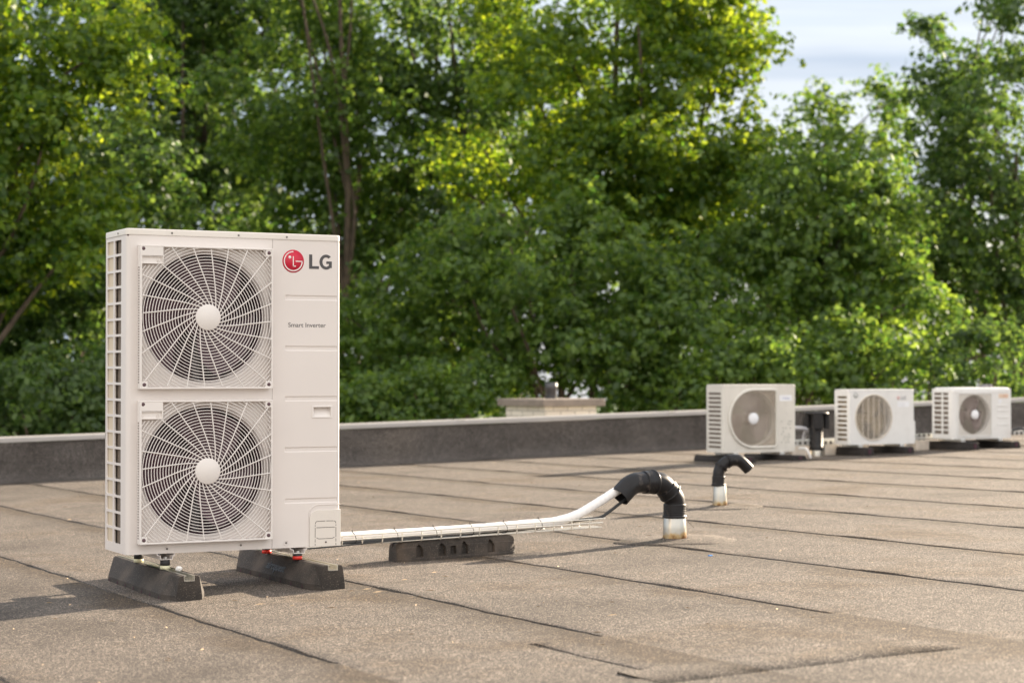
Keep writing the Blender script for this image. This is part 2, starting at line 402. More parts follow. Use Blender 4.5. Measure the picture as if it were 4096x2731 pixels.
# parapet
def parapet():
    t = empty('parapet', (6, PY, roof(6, PY)), 'low dark felt-covered parapet wall with a white metal coping behind the units', 'parapet')
    inv = Matrix.Translation(-t.location)
    u = M(); xs = np.arange(-9, 60, .06); nv = []; nf = []
    prof = [(-.12, .006), (-.035, .012), (-.008, .06), (0, .12), (0, .20), (0, .28), (0, .365)]
    for x in xs:
        for j, (dy, h) in enumerate(prof):
            y = PY + dy + (.008 * math.sin(x * 2.1 + h * 9) + .006 * math.sin(x * 5.7 - h * 14) + .004 * math.sin(x * 11 + h * 25) if j > 1 else .006 * math.sin(x * 9))
            k = x % 1.95
            if k < .07 and j > 0: y -= .006
            nv.append((x, y, roof(x, PY) + h))
    n = len(prof)
    for i in range(len(xs) - 1):
        for j in range(n - 1): nf.append((i * n + j, i * n + j + 1, (i + 1) * n + j + 1, (i + 1) * n + j))
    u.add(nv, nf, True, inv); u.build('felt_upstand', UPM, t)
    c = M(); xa = -9.0
    while xa < 60:
        xb = xa + 2.5
        pts = [(-.018, .368), (-.018, .402), (-.012, .409), (.33, .409), (.33, .368)]
        vs = []; 
        for x in (xa, xb - .004):
            for dy, h in pts: vs.append((x, PY + dy, roof(x, PY) + h))
        c.add(vs, [(i, (i + 1) % 5, (i + 1) % 5 + 5, i + 5) for i in range(5)] + [(0, 1, 2, 3, 4), (5, 6, 7, 8, 9)], False, inv)
        c.box(xb - .04, xb + .04, PY - .021, PY + .33, roof(xb, PY) + .368, roof(xb, PY) + .4115, 0, inv)
        xa = xb
    c.build('coping', COPING, t)
    w = M(); vs = [(-9, PY + .31, -4.2), (60, PY + .31, -4.2), (60, PY + .31, roof(60, PY) + .35), (-9, PY + .31, roof(-9, PY) + .35)]
    w.add(vs, [(0, 1, 2, 3)], False, inv); w.build('outer_wall', CONC, t)
COPING = simple('white_coping', (.42, .40, .385), .4, .1, var=.05, scale=6)
parapet()

# loose straw, seeds and leaf bits on the felt
db = M()
for i in range(420):
    x = random.uniform(.6, 14); y = random.uniform(4.2, 17)
    if i < 60: x = random.uniform(.8, 4.5); y = random.uniform(5.0, 7.6)
    L = random.choice([.008, .012, .02, .03, .045]) * random.uniform(.7, 1.1); w = random.uniform(.0018, .0045); a = random.uniform(0, math.pi)
    if L > .025: w = .0018
    dx, dy = math.cos(a) * L / 2, math.sin(a) * L / 2; ex, ey = -math.sin(a) * w, math.cos(a) * w
    z = roof(x, y) + .0042
    db.add([(x - dx, y - dy, z), (x + ex, y + ey, z + .003), (x + dx, y + dy, z + .001), (x - ex, y - ey, z)], [(0, 1, 2, 3)])
tag(db.build('leaf_litter', simple('straw', (.55, .40, .24), .8, var=.5, scale=1.7)), 'scattered straw bits and seed husks lying on the roof felt', None, None, 'stuff')
bl = M(); bl.box(-.012, .012, -.005, .005, 0, .006, .002)
o = bl.build('plastic_scrap', simple('blue_plastic', (.03, .22, .62), .4), None, (4.844, 7.349, roof(4.844, 7.349) + .006)); o.rotation_euler = (0, 0, .3)
tag(o, 'tiny bright blue plastic scrap lying on the roof before the big pipe', 'scrap')

# ------------------------------------------------------------------ the big double-fan unit
UX, UY, UZ, UW, UD, UH = 2.1964, 7.6085, .1190, .971, .327, 1.38
UK = .96
unit = empty('outdoor_unit', (UX, UY, UZ), 'tall cream outdoor unit with two fans one above the other', 'heat pump')
unit.scale = (UK, UK, UK)

def grid_with_holes(m, xs, zs, holes, y=0., n_arc=96):
    "front sheet at y: cells xs x zs, holes = {(i, j): (cx, cz, r, lip list)}"
    for i in range(len(xs) - 1):
        for j in range(len(zs) - 1):
            a, b, c, d = xs[i], xs[i + 1], zs[j], zs[j + 1]
            h = holes.get((i, j))
            if h is None: m.add([(a, y, c), (b, y, c), (b, y, d), (a, y, d)], [(0, 1, 2, 3)]); continue
            if h == 'void': continue
            cx, cz, r, lip = h
            an = sorted(set([2 * math.pi * k / n_arc for k in range(n_arc)] + [math.atan2(q - cz, p - cx) % (2 * math.pi) for p in (a, b) for q in (c, d)]))
            vs = []; n = len(an)
            for t in an:
                ct, st = math.cos(t), math.sin(t)
                k = min([(b - cx) / ct if ct > 1e-9 else 1e9, (a - cx) / ct if ct < -1e-9 else 1e9, (d - cz) / st if st > 1e-9 else 1e9, (c - cz) / st if st < -1e-9 else 1e9])
                vs.append((cx + ct * k, y, cz + st * k)); vs.append((cx + ct * r, y, cz + st * r))
            m.add(vs, [(2 * q, 2 * ((q + 1) % n), 2 * ((q + 1) % n) + 1, 2 * q + 1) for q in range(n)])
            prof = [(r, y)] + lip
            m.lathe([(rr, yy) for rr, yy in prof], (cx, 0, cz), n_arc, axis='Y')

# fan centres
G1, G2 = (.3434, 1.0053), (.3431, .3474)
body = M()
lip = [(.281, .006), (.276, .016), (.273, .035)]
RR = .02
grid_with_holes(body, [RR, .056, .642, .6505], [.0, .046, .650, .702, 1.308, 1.353], {(1, 1): (.346, .3455, .287, lip), (1, 3): (.346, 1.0055, .287, lip)})
# rounded front left corner
cs = [(RR - RR * math.sin(t), RR - RR * math.cos(t)) for t in np.linspace(0, math.pi / 2, 9)]
vs = [(x, y, z) for x, y in cs for z in (0, 1.353)]
body.add(vs, [(2 * i, 2 * i + 1, 2 * i + 3, 2 * i + 2) for i in range(8)], True)
# side grille: 19 rows of two openings, rounded corners, with returns
def rr_hole(m, a, b, c, d, ha, hb, hc, hd, r=.006, depth=.006):
    "cell (y a..b, z c..d) in plane x=0 with rounded hole"
    k = 5; outer = []; inner = []
    for (cx, cz, t0, ox, oz) in ((hb - r, hd - r, 0, b, d), (ha + r, hd - r, 1, a, d), (ha + r, hc + r, 2, a, c), (hb - r, hc + r, 3, b, c)):
        for q in range(k):
            t = (t0 + q / (k - 1)) * math.pi / 2
            inner.append((cx + r * math.cos(t), cz + r * math.sin(t))); outer.append((ox, oz))
    n = len(inner)
    vs = [(0, p[0], p[1]) for p in outer] + [(0, p[0], p[1]) for p in inner] + [(depth, p[0], p[1]) for p in inner]
    fs = []
    for i in range(n):
        j = (i + 1) % n
        if outer[i] == outer[j]: fs.append((i, j + n, i + n))
        else: fs.append((i, j, j + n, i + n))
        fs.append((i + n, j + n, j + 2 * n, i + 2 * n))
    m.add(vs, fs)
pit = .0688; ztop = 1.3355
zc = [ztop + .0054 - pit * i for i in range(20)]
def sq(a, b, c, d): body.add([(0, a, c), (0, b, c), (0, b, d), (0, a, d)], [(0, 1, 2, 3)])
sq(RR, .078, 0, 1.353); sq(.318, UD, 0, 1.353); sq(.078, .318, zc[0], 1.353); sq(.078, .318, 0, zc[19])
for i in range(19):
    t, b_ = zc[i], zc[i + 1]; mid = (t + b_) / 2; hh = .0292
    rr_hole(body, .078, .194, b_, t, .084, .184, mid - hh, mid + hh)
    rr_hole(body, .194, .318, b_, t, .2045, .3, mid - hh, mid + hh)
body.build('casing', PAINT, unit)
# back, floor, right flank
bk = M(); bk.box(.0, UW - .002, UD - .004, UD, .0, 1.353); bk.box(.004, UW - .004, .004, UD - .006, .0, .004)
bk.box(UW - .003, UW - .0005, .013, UD - .006, .0, 1.353)
bk.build('rear_casing', PAINT, unit)
ins = M(); ins.box(.007, .011, .192, .318, .006, 1.35); ins.build('coil_end_plate', BEIGE, unit)
cl_ = M(); cl_.box(.014, .03, .03, .186, .006, 1.35); cl_.box(.05, .64, .285, .31, .006, 1.35); cl_.build('heat_exchanger', COIL, unit)
# top cover
def rprism(m, x0, x1, y0, y1, z0, z1, r, bev):
    def loop(ins, z):
        L = []
        for cx, cy, t0 in ((x1 - r, y1 - r, 0), (x0 + r, y1 - r, 1), (x0 + r, y0 + r, 2), (x1 - r, y0 + r, 3)):
            for q in range(7):
                t = (t0 + q / 6) * math.pi / 2; L.append((cx + (r - ins) * math.cos(t), cy + (r - ins) * math.sin(t), z))
        return L
    ls = [loop(0, z0)] + [loop(bev * (1 - math.cos(t)), z1 - bev * (1 - math.sin(t))) for t in np.linspace(0, math.pi / 2, 5)]
    n = len(ls[0]); vs = [p for L in ls for p in L]; fs = []
    for k in range(len(ls) - 1):
        for i in range(n): fs.append((k * n + i, k * n + (i + 1) % n, (k + 1) * n + (i + 1) % n, (k + 1) * n + i))
    m.add(vs, fs, True); m.add(ls[-1], [tuple(range(n))]); m.add(ls[0], [tuple(range(n))])
ld = M(); rprism(ld, -.0035, UW + .002, -.0035, UD + .003, 1.3535, UH, .020, .006); ld.build('top_cover', PAINT_LID, unit)
sh = M(); sh.box(.003, UW - .003, .003, UD - .002, 1.348, 1.3545); sh.build('lid_gap_shade', DARKIN, unit)  # dark strip stands for the shade in the gap under the lid

# service panel with pressed ribs
ribs = [1.099, .8755, .654, .430, .2045]
def rib_y(x, z):
    if not (.7095 < x < .9595): return 0
    ex = min(1, (x - .7095) / .004, (.9595 - x) / .004)
    for c in ribs:
        d = abs(z - c)
        if d < .0115: return .0035 * ex * min(1, (.0115 - d) / .005)
    return 0
xs = [.6515, .6535, .7095, .7115, .7135, .835, .843, .9295, .937, .9555, .9575, .9595, UW - .012]
zs = sorted(set([0, .0015, .565, .573, .6175, .6255, 1.350, 1.353] + [round(c + d, 5) for c in ribs for d in (-.0115, -.009, -.0065, -.003, .003, .0065, .009, .0115)]))
sp_ = M()
def py(x, z):
    y = rib_y(x, z)
    if x < .6525: y += .002
    return y
for i in range(len(xs) - 1):
    for j in range(len(zs) - 1):
        a, b, c, d = xs[i], xs[i + 1], zs[j], zs[j + 1]
        if a >= .843 - 1e-6 and b <= .9295 + 1e-6 and c >= .573 - 1e-6 and d <= .6175 + 1e-6: continue
        if c > .62 and d < .66 and False: continue
        sp_.add([(a, py(a, c), c), (b, py(b, c), c), (b, py(b, d), d), (a, py(a, d), d)], [(0, 1, 2, 3)], False)
rc = .012
cs = [(UW - rc + rc * math.sin(t), rc - rc * math.cos(t)) for t in np.linspace(0, math.pi / 2, 7)]
sp_.add([(x, y, z) for x, y in cs for z in (0, 1.353)], [(2 * i, 2 * i + 1, 2 * i + 3, 2 * i + 2) for i in range(6)], True)
sp_.build('service_panel', PAINT, unit)
sg = M(); sg.box(.6495, .653, .0022, .004, 0, 1.353); sg.build('panel_joint', simple('joint_shadow_gap', (.10, .09, .08), .8), unit)
# handle
hd = M()
def ring_rect(m, x0, x1, z0, z1, t, y0, y1):
    m.box(x0, x1, y0, y1, z1 - t, z1, .0015); m.box(x0, x1, y0, y1, z0, z0 + t, .0015)
    m.box(x0, x0 + t, y0, y1, z0 + t - .001, z1 - t + .001, .0015); m.box(x1 - t, x1, y0, y1, z0 + t - .001, z1 - t + .001, .0015)
ring_rect(hd, .8375, .9345, .568, .6225, .007, -.003, .004)
hd.add([(.843, .002, .573), (.9295, .002, .573), (.9295, .002, .6175), (.843, .002, .6175), (.847, .028, .6155), (.925, .028, .6155)],
       [(0, 1, 5, 4), (3, 4, 5, 2), (0, 4, 3), (1, 2, 5)])
hd.build('handle', PLASTIC, unit)
# pipe cover, lower right
pc = M()
def rpoly(x0, x1, z0, z1, r, full=False):
    P = [(x1, z0), (x1, z1)]
    P += [(x0 + r - r * math.sin(t), z1 - r + r * math.cos(t)) for t in np.linspace(0, math.pi / 2, 8)] + [(x0, z0)]
    return P
pc.prism(rpoly(.826, UW + .003, .0, .162, .04), -.0045, -.0005)
pc.box(UW - .002, UW + .003, -.001, .12, .0, .162)
pc.build('pipe_cover', PAINT_LID, unit, bev=.0015)
cvr = M(); P = rpoly(.823, UW + .001, .0, .184, .045)
cvr.tube([(x, -.0002, z) for x, z in P[1:]], .0022, 6); cvr.build('cover_edge', PAINT, unit)
ko = M()
def seg(a, b, c=None):
    ko.tube([(a[0], -.0046, a[1]), (b[0], -.0046, b[1])] if c is None else c, .0011, 5)
seg((.8625, .112), (.899, .1125)); seg((.905, .1125), (.938, .112))
ko.tube([(.8625 - .010 * math.sin(t), -.0046, .100 + .012 * math.cos(t) - .0) for t in np.linspace(.1, 1.5, 6)], .0011, 5)
ko.tube([(.940 + .010 * math.sin(t), -.0046, .100 + .012 * math.cos(t)) for t in np.linspace(.1, 1.5, 6)], .0011, 5)
seg((.852, .096), (.852, .089)); seg((.852, .084), (.852, .040)); seg((.852, .034), (.852, .020)); seg((.852, .014), (.852, .004))
seg((.9505, .096), (.9505, .089)); seg((.9505, .084), (.9505, .040)); seg((.9505, .034), (.9505, .020)); seg((.9505, .014), (.9505, .004))
seg((.858, .084), (.945, .084))
ko.tube([(.858, -.0046, .040), (.868, -.0046, .0345), (.933, -.0046, .0345), (.944, -.0046, .040)], .0011, 5)
ko.build('knockout_slots', simple('slot_shadow', (.03, .025, .025), .8), unit)
for cx, r in ((.871, .0135), (.930, .0165)):
    kc = M(); kc.tube([(cx + r * math.cos(t), -.0042, .139 + r * math.sin(t)) for t in np.linspace(0, 2 * math.pi, 25)[:-1]], .0007, 5, closed=True); kc.build('knockout_ring', PAINT, unit)
# fan grilles
def fan_grille(cx, cz, z0, z1, part_z):
    "frame, wires, hub; x .046 .. .639"
    X0, X1 = .0462, .6385
    YF = -.045
    fr = M(); t = .0075
    fr.box(X0, X1, YF, -.0005, z1 - t, z1, .002); fr.box(X0, X1, YF, -.0005, z0, z0 + t, .002)
    fr.box(X0, X0 + t, YF, -.0005, z0 + t - .002, z1 - t + .002, .002); fr.box(X1 - t, X1, YF, -.0005, z0 + t - .002, z1 - t + .002, .002)
    for bx, bz in ((X0 + t, z0 + t), (X1 - t - .024, z0 + t), (X1 - t - .024, z1 - t - .024)):
        fr.box(bx - .002, bx + .026, YF + .002, -.0008, bz - .002, bz + .026, .002)
    # catch plate, upper left
    px0, px1, pz0, pz1 = X0 + t - .002, .1465, z1 - .079, z1 - t + .002
    fr.box(px0, px1, YF + .001, -.0008, pz1 - .040, pz1, .0015)
    fr.box(px0, px1 - .002, YF + .004, -.0008, pz1 - .044, pz1 - .041, .001)
    fr.box(px0, px1, YF + .012, -.0008, pz0, pz1 - .043, .001)
    fr.box(px1 - .004, px1, YF + .001, -.001, pz0, pz1 - .039, .001)
    fr.box(px0, px1 - .001, YF + .001, YF + .014, pz0, pz0 + .003, .001)
    f = fr.build('fan_guard', PLASTIC, unit)
    wm = M()
    xa, xb, za, zb = X0 + t, X1 - t, z0 + t, z1 - t
    def inside(x, z):
        if not (xa - .002 < x < xb + .002 and za - .002 < z < zb + .002): return False
        if x < px1 - .001 and z > pz0 + .001: return False
        for bx, bz in ((xa, za), (xb - .024, za), (xb - .024, zb - .024)):
            if bx < x < bx + .024 and bz < z < bz + .024: return False
        return True
    yw = YF + .0045
    k = 1
    while True:
        r = .0557 + .01275 * k
        if r > .45: break
        n = int(60 + r * 260); run = []
        flags = [inside(cx + r * math.cos(2 * math.pi * i / n), cz + r * math.sin(2 * math.pi * i / n)) for i in range(n)]
        if all(flags): wm.tube([(cx + r * math.cos(2 * math.pi * i / n), yw, cz + r * math.sin(2 * math.pi * i / n)) for i in range(n)], .0019, 6, closed=True)
        elif any(flags):
            s0 = next(i for i in range(n) if not flags[i])
            for q in range(1, n + 1):
                i = (s0 + q) % n
                if flags[i]: run.append(i)
                if (not flags[i] or q == n) and run:
                    if len(run) > 1: wm.tube([(cx + r * math.cos(2 * math.pi * i2 / n), yw, cz + r * math.sin(2 * math.pi * i2 / n)) for i2 in run], .0019, 6)
                    run = []
        k += 1
    for q in range(24):
        ph = R(96.5 + 15 * q); e = Vector((math.cos(ph), math.sin(ph))); fpt = Vector((cx, cz)) + Vector((math.cos(ph - math.pi / 2), math.sin(ph - math.pi / 2))) * .047
        pts = []; s_ = .026
        while True:
            bend = .010 * max(0, 1 - (s_ - .026) / .12) ** 2      # slight swirl near the hub
            p = fpt + e * s_ + Vector((math.cos(ph + math.pi / 2), math.sin(ph + math.pi / 2))) * bend
            if s_ > .05 and not inside(p.x, p.y): break
            pts.append((p.x, yw - .0014, p.y)); s_ += .0085
            if s_ > .6: break
        if len(pts) > 2: wm.tube(pts, .0027, 6)
    wm.build('guard_wires', PLASTIC, f)
    hb = M(); hb.lathe([(0, YF - .004), (.0540, YF - .004), (.0557, YF - .0025), (.0557, YF + .006), (0, YF + .006)], (cx, 0, cz), 64, axis='Y'); 
    hb.build('hub_cap', PLASTIC, f)
    # vents down the left flank of the frame and along its top edge
    vt = M()
    for i in range(44):
        z = z1 - .095 - i * .0113
        vt.box(X0 - .0006, X0 + .003, YF + .016, YF + .032, z - .0036, z + .0036)
    vt.build('edge_vents', simple('edge_vent_shadow', (.30, .26, .24), .8), f)
    for bx, bz in ((X0 + t + .0105, z0 + t + .0115), (X1 - t - .011, z0 + t + .0115), (X1 - t - .011, z1 - t - .0115), (X0 + t + .0055, z1 - t - .008)):
        hl = M(); hl.lathe([(0, YF + .0006), (.0078, YF + .0006), (.0078, YF + .004)], (bx, 0, bz), 20, axis='Y'); hl.build('fixing_hole', HOLE, f)
    sc = M(); sc.lathe([(0, YF + .0098), (.0045, YF + .0098), (.0045, YF + .013)], (px1 - .021, 0, pz0 + .014), 16, axis='Y'); sc.lathe([(.0062, YF + .0125), (.0066, YF + .0100), (.0078, YF + .0100), (.0080, YF + .0125)], (px1 - .021, 0, pz0 + .014), 16, axis='Y')
    sc.build('screw', PLASTIC, f)
    # fan behind
    dr = M(); dr.lathe([(.2735, .034), (.270, .06), (.270, .12)], (.346, 0, cz - .0005), 96, axis='Y'); dr.box(.06, .635, .20, .205, z0 + .02, z1 - .02); dr.build('fan_shroud', DARKIN, unit)
    fb = M(); fb.lathe([(0, .05), (.06, .05), (.075, .06), (.075, .12)], (.346, 0, cz), 40, axis='Y')
    for b3 in range(3):
        nv = []; nf = []; na, nr = 12, 6
        for i in range(na):
            for j in range(nr):
                rr_ = .072 + (.262 - .072) * j / (nr - 1); a = R(120 * b3 + 20) + (i / (na - 1)) * R(88 - 10 * j / nr) + R(26) * (j / (nr - 1)) ** 1.5
                nv.append((.346 + rr_ * math.cos(a), .055 + .05 * i / (na - 1) + .02 * (1 - j / nr), cz + rr_ * math.sin(a)))
        for i in range(na - 1):
            for j in range(nr - 1): nf.append((i * nr + j, i * nr + j + 1, (i + 1) * nr + j + 1, (i + 1) * nr + j))
        fb.add(nv, nf, True)
    o = fb.build('fan', FANBLK, unit)
    ms = M(); ms.box(.335, .365, .14, .15, z0 + .03, z1 - .03); ms.build('motor_strut', simple('strut_grey', (.12, .11, .115), .5), unit)
fan_grille(G1[0], G1[1], .6990, 1.3085, 0)
fan_grille(G2[0], G2[1], .0440, .6510, 0)
# panel under/behind: part of bulkhead closing the fan bay
bh = M(); bh.box(.642, .646, .02, .3, .01, 1.34); bh.build('bulkhead', DARKIN, unit)
# round badge with ring, letters
def arc_strip(m, cx, cz, r0, r1, a0, a1, y0, y1, n=48):
    nv = []; 
    for i in range(n + 1):
        a = a0 + (a1 - a0) * i / n
        for r in (r0, r1):
            for y in (y0, y1): nv.append((cx + r * math.cos(a), y, cz + r * math.sin(a)))
    nf = []
    for i in range(n):
        b = i * 4; c = b + 4
        nf += [(b, b + 2, c + 2, c), (b, c, c + 1, b + 1), (b + 2, b + 3, c + 3, c + 2)]
    m.add(nv, nf)
lx, lz = .7479, 1.2592
lg = M(); lg.lathe([(0, -.0009), (.0505, -.0009), (.0505, .0004)], (lx, 0, lz), 64, axis='Y')
badge = lg.build('badge', RED_INK, unit)
q = .000519
wi = M()
arc_strip(wi, lx, lz, .0395, .0442, math.pi / 2 - .02, 2 * math.pi, -.0013, -.0006)
wi.box(lx + 22 * q, lx + 84 * q, -.0013, -.0006, lz - 4 * q, lz + 4 * q)
wi.box(lx - 3.5 * q, lx + 4.5 * q, -.0013, -.0006, lz - 44 * q, lz + 42 * q); wi.box(lx - 3.5 * q, lx + 24 * q, -.0013, -.0006, lz - 46 * q, lz - 38 * q)
wi.lathe([(0, -.0013), (.0066, -.0013), (.0066, -.0006)], (lx - 31 * q, 0, lz + 33 * q), 24, axis='Y')
wi.build('badge_emblem', WHITE_INK, badge)
lt = M()
lt.prism([(.8229, 1.2278), (.8693, 1.2278), (.8693, 1.2400), (.8375, 1.2400), (.8375, 1.2913), (.8229, 1.2913)], -.0011, .0004)
gx, gz = .9035, 1.2592; P = []
for i in range(41):
    a = R(46) + (R(322) - R(46)) * i / 40; P.append((gx + .0315 * math.cos(a), gz + .0332 * math.sin(a)))
I = []
for i in range(41):
    a = R(50) + (R(312) - R(50)) * i / 40; I.append((gx + .0175 * math.cos(a), gz + .0205 * math.sin(a)))
nv = []
for a, b in zip(P, I): nv += [(a[0], -.0011, a[1]), (b[0], -.0011, b[1]), (a[0], .0004, a[1]), (b[0], .0004, b[1])]
nf = []
for i in range(40):
    b = 4 * i; c = b + 4; nf += [(b, b + 1, c + 1, c), (b, c, c + 2, b + 2), (b + 1, b + 3, c + 3, c + 1)]
lt.add(nv, nf)
lt.box(.9170, .9306, -.00112, .0004, 1.2335, 1.2625); lt.box(.9045, .9306, -.00114, .0004, 1.2515, 1.2625)
lt.build('brand_lettering', GREY_INK, unit)
text_mesh('model_lettering', 'Smart Inverter', .0285, GREY_INK, unit, fm(.7255, -.0004, .9692), .0004, 10.177)
# screws
def screw(x, y, z, r=.0045, dish=0, parent=unit, axis='Y'):
    s = M(); s.lathe([(0, y - .0022), (r * .35, y - .0022), (r * .4, y - .0035), (r * .8, y - .0035), (r, y - .0020), (r, y + .001)], (x, 0, z), 16, axis='Y')
    o = s.build('screw', SCREWM, parent)
    if dish:
        d = M(); d.lathe([(dish, y - .0006), (dish * .93, y - .0016), (dish * .82, y - .0004), (.001, y - .0003)], (x, 0, z), 28, axis='Y'); d.build('screw_dish', PAINT, o)
for x in (.1953, .4940, .7165): screw(x, -.0035, 1.3644, .0042)
for x, z in ((.1782, .0193), (.5086, .0213), (.7175, .0224)): screw(x, 0, z, .0046, .0125)
screw(.9025, -.0045, .0192, .0042)
s = M(); s.lathe([(0, -.0058), (.0022, -.0058), (.0042, -.005), (.0042, -.003)], (0, 0, 0), 14, axis='Y', mat=Matrix.Translation((-.001, .12, 1.364)) @ Matrix.Rotation(-math.pi / 2, 4, 'Z')); s.build('screw', SCREWM, unit)
# mounting rails and rubber dampers under the unit
def mount(xc, cap, caplabel):
    r = M(); P = [(-.040, .0), (-.036, -.008), (-.024, -.010), (-.022, -.026), (.030, -.026), (.032, -.012), (.042, -.008), (.040, 0)]
    n = len(P); t = .0022
    vs = []
    for y in (-.012, .45):
        for (x, z) in P: vs.append((xc + x, y, z))
        for (x, z) in P: vs.append((xc + x * .93 + .0005, y, z + t if z < 0 else z))
    fs = []
    for i in range(n - 1):
        fs += [(i, i + 1, i + 1 + 2 * n, i + 2 * n), (i + n, i + 1 + n, i + 1 + 3 * n, i + 3 * n), (i, i + 1, i + 1 + n, i + n)]
    r.add(vs, fs); rail = r.build('mounting_rail', PAINT, unit)
    b = M(); b.lathe([(0, .004), (.008, .004), (.008, -.004), (0, -.004)], (xc + .004, 0.006, -.019), 6, smooth=False); b.build('bolt', METAL, rail)
    for yy in (.010, .400):
        zb = (roof(UX + xc * UK, UY + yy * UK) + .1025 - UZ) / UK
        top = -.0265; rr_ = .0205
        d = M(); zl = zb + .015
        d.lathe([(0, top), (rr_ - .001, top), (rr_, top - .002), (rr_, top - .010), (rr_ + .0004, top - .011), (rr_ + .0004, zl), (0, zl)], (xc + .004, yy, 0), 32)
        dm = d.build('rubber_damper', RUBBER, unit)
        c = M(); c.lathe([(0, zl), (rr_ + .0012, zl), (rr_ + .0012, zb), (0, zb)], (xc + .004, yy, 0), 32); co = c.build('damper_base', cap, dm); co['label'] = caplabel
mount(.169, IVORY, 'ivory damper base'); mount(.770, RED, 'red damper base')

# ------------------------------------------------------------------ rubber support feet under the big unit
def foot(x, y, lean, label, text=None, L=1.09):
    t = empty('rubber_support', (x, y, roof(x, y)), label, 'support foot', 'rubber feet under the big unit', -lean)
    b = M()
    def sec(s, hb, ht, notch=True):
        h = .100; z0 = SLY * s
        pl = [(-hb, 0), (-hb, .022), (-ht, h - .006), (-ht + .006, h), (-.0225, h), (-.0225, .078), (.0225, .078), (.0225, h), (ht - .006, h), (ht, h - .006), (hb, .022), (hb, 0)]
        return [(px, s, pz + z0) for px, pz in pl]
    ss = [(0, .052, .042), (.105, .090, .044), (L - .105, .090, .044), (L, .052, .042)]
    vs = []; n = 12
    for s, hb, ht in ss: vs += sec(s, hb, ht)
    fs = []
    for k in range(3):
        for i in range(n - 1): fs.append((k * n + i, k * n + i + 1, (k + 1) * n + i + 1, (k + 1) * n + i))
    fs += [tuple(range(n)), tuple(range(3 * n, 4 * n))]
    b.add(vs, fs); b.build('rubber_body', RBLOCK, t, bev=.0025)
    c = M(); z = lambda s: SLY * s
    for (xa, xb_, za, zb_) in ((-.0215, .0215, .0785, .081), (-.0215, -.019, .0785, .101), (.019, .0215, .0785, .101), (-.0215, -.012, .099, .1015), (.012, .0215, .099, .1015)):
        vs = []
        for s in (.002, L - .002): vs += [(xa, s, za + z(s)), (xb_, s, za + z(s)), (xb_, s, zb_ + z(s)), (xa, s, zb_ + z(s))]
        c.add(vs, [(0, 1, 2, 3), (4, 5, 6, 7), (0, 1, 5, 4), (1, 2, 6, 5), (2, 3, 7, 6), (3, 0, 4, 7)])
    c.build('channel_rail', ALU, t)
    for i in range(7):
        s = .125 + i * .138
        d = M(); d.box(-.0915, -.087, s - .0045, s + .0045, z(s) + .001, z(s) + .014); d.build('drain_notch', DARKIN, t)
    if text:
        # lettering along the sloping left flank, black for the shade in its recesses
        ux = Vector((0, -1, 0)); uy = Vector((.046, 0, .072)).normalized(); un = ux.cross(uy)
        m4 = Matrix.Translation(Vector((-.0764, .64, .045 + z(.625))) - un * 0 ) @ Matrix(((ux.x, uy.x, un.x, 0), (ux.y, uy.y, un.y, 0), (ux.z, uy.z, un.z, 0), (0, 0, 0, 1)))
        text_mesh('dark_lettering', text, .050, TIE, t, Matrix.Translation(un * .0006) @ m4, .0010, 10.24, .0012)
    return t
foot(2.3635, 7.300, .040, 'black rubber support foot under the left end of the big unit')
foot(2.968, 7.288, .032, 'black rubber support foot with dark lettering under the right end of the big unit', 'aircquest', 1.12)
# crumpled bit of white tape stuck in the left rail
tp = M(); nv = []; 
for i in range(40):
    a, b = random.uniform(0, 6.28), random.uniform(-1, 1); r = .016 * random.uniform(.7, 1.1)
    nv.append((r * math.cos(a) * math.sqrt(1 - b * b), r * math.sin(a) * math.sqrt(1 - b * b) * 1.3, .011 + .011 * b))
bm = bmesh.new(); [bm.verts.new(v) for v in nv]; bmesh.ops.convex_hull(bm, input=bm.verts[:]); bm.verts.ensure_lookup_table(); bm.verts.index_update()
tp.add([v.co.copy() for v in bm.verts], [[v.index for v in f.verts] for f in bm.faces]); bm.free()
o = tp.build('paper_scrap', WHITE_INK, None, (2.383, 7.500, roof(2.38, 7.5) + .100))
tag(o, 'crumpled white scrap lying in the rail of the left support foot', 'scrap')

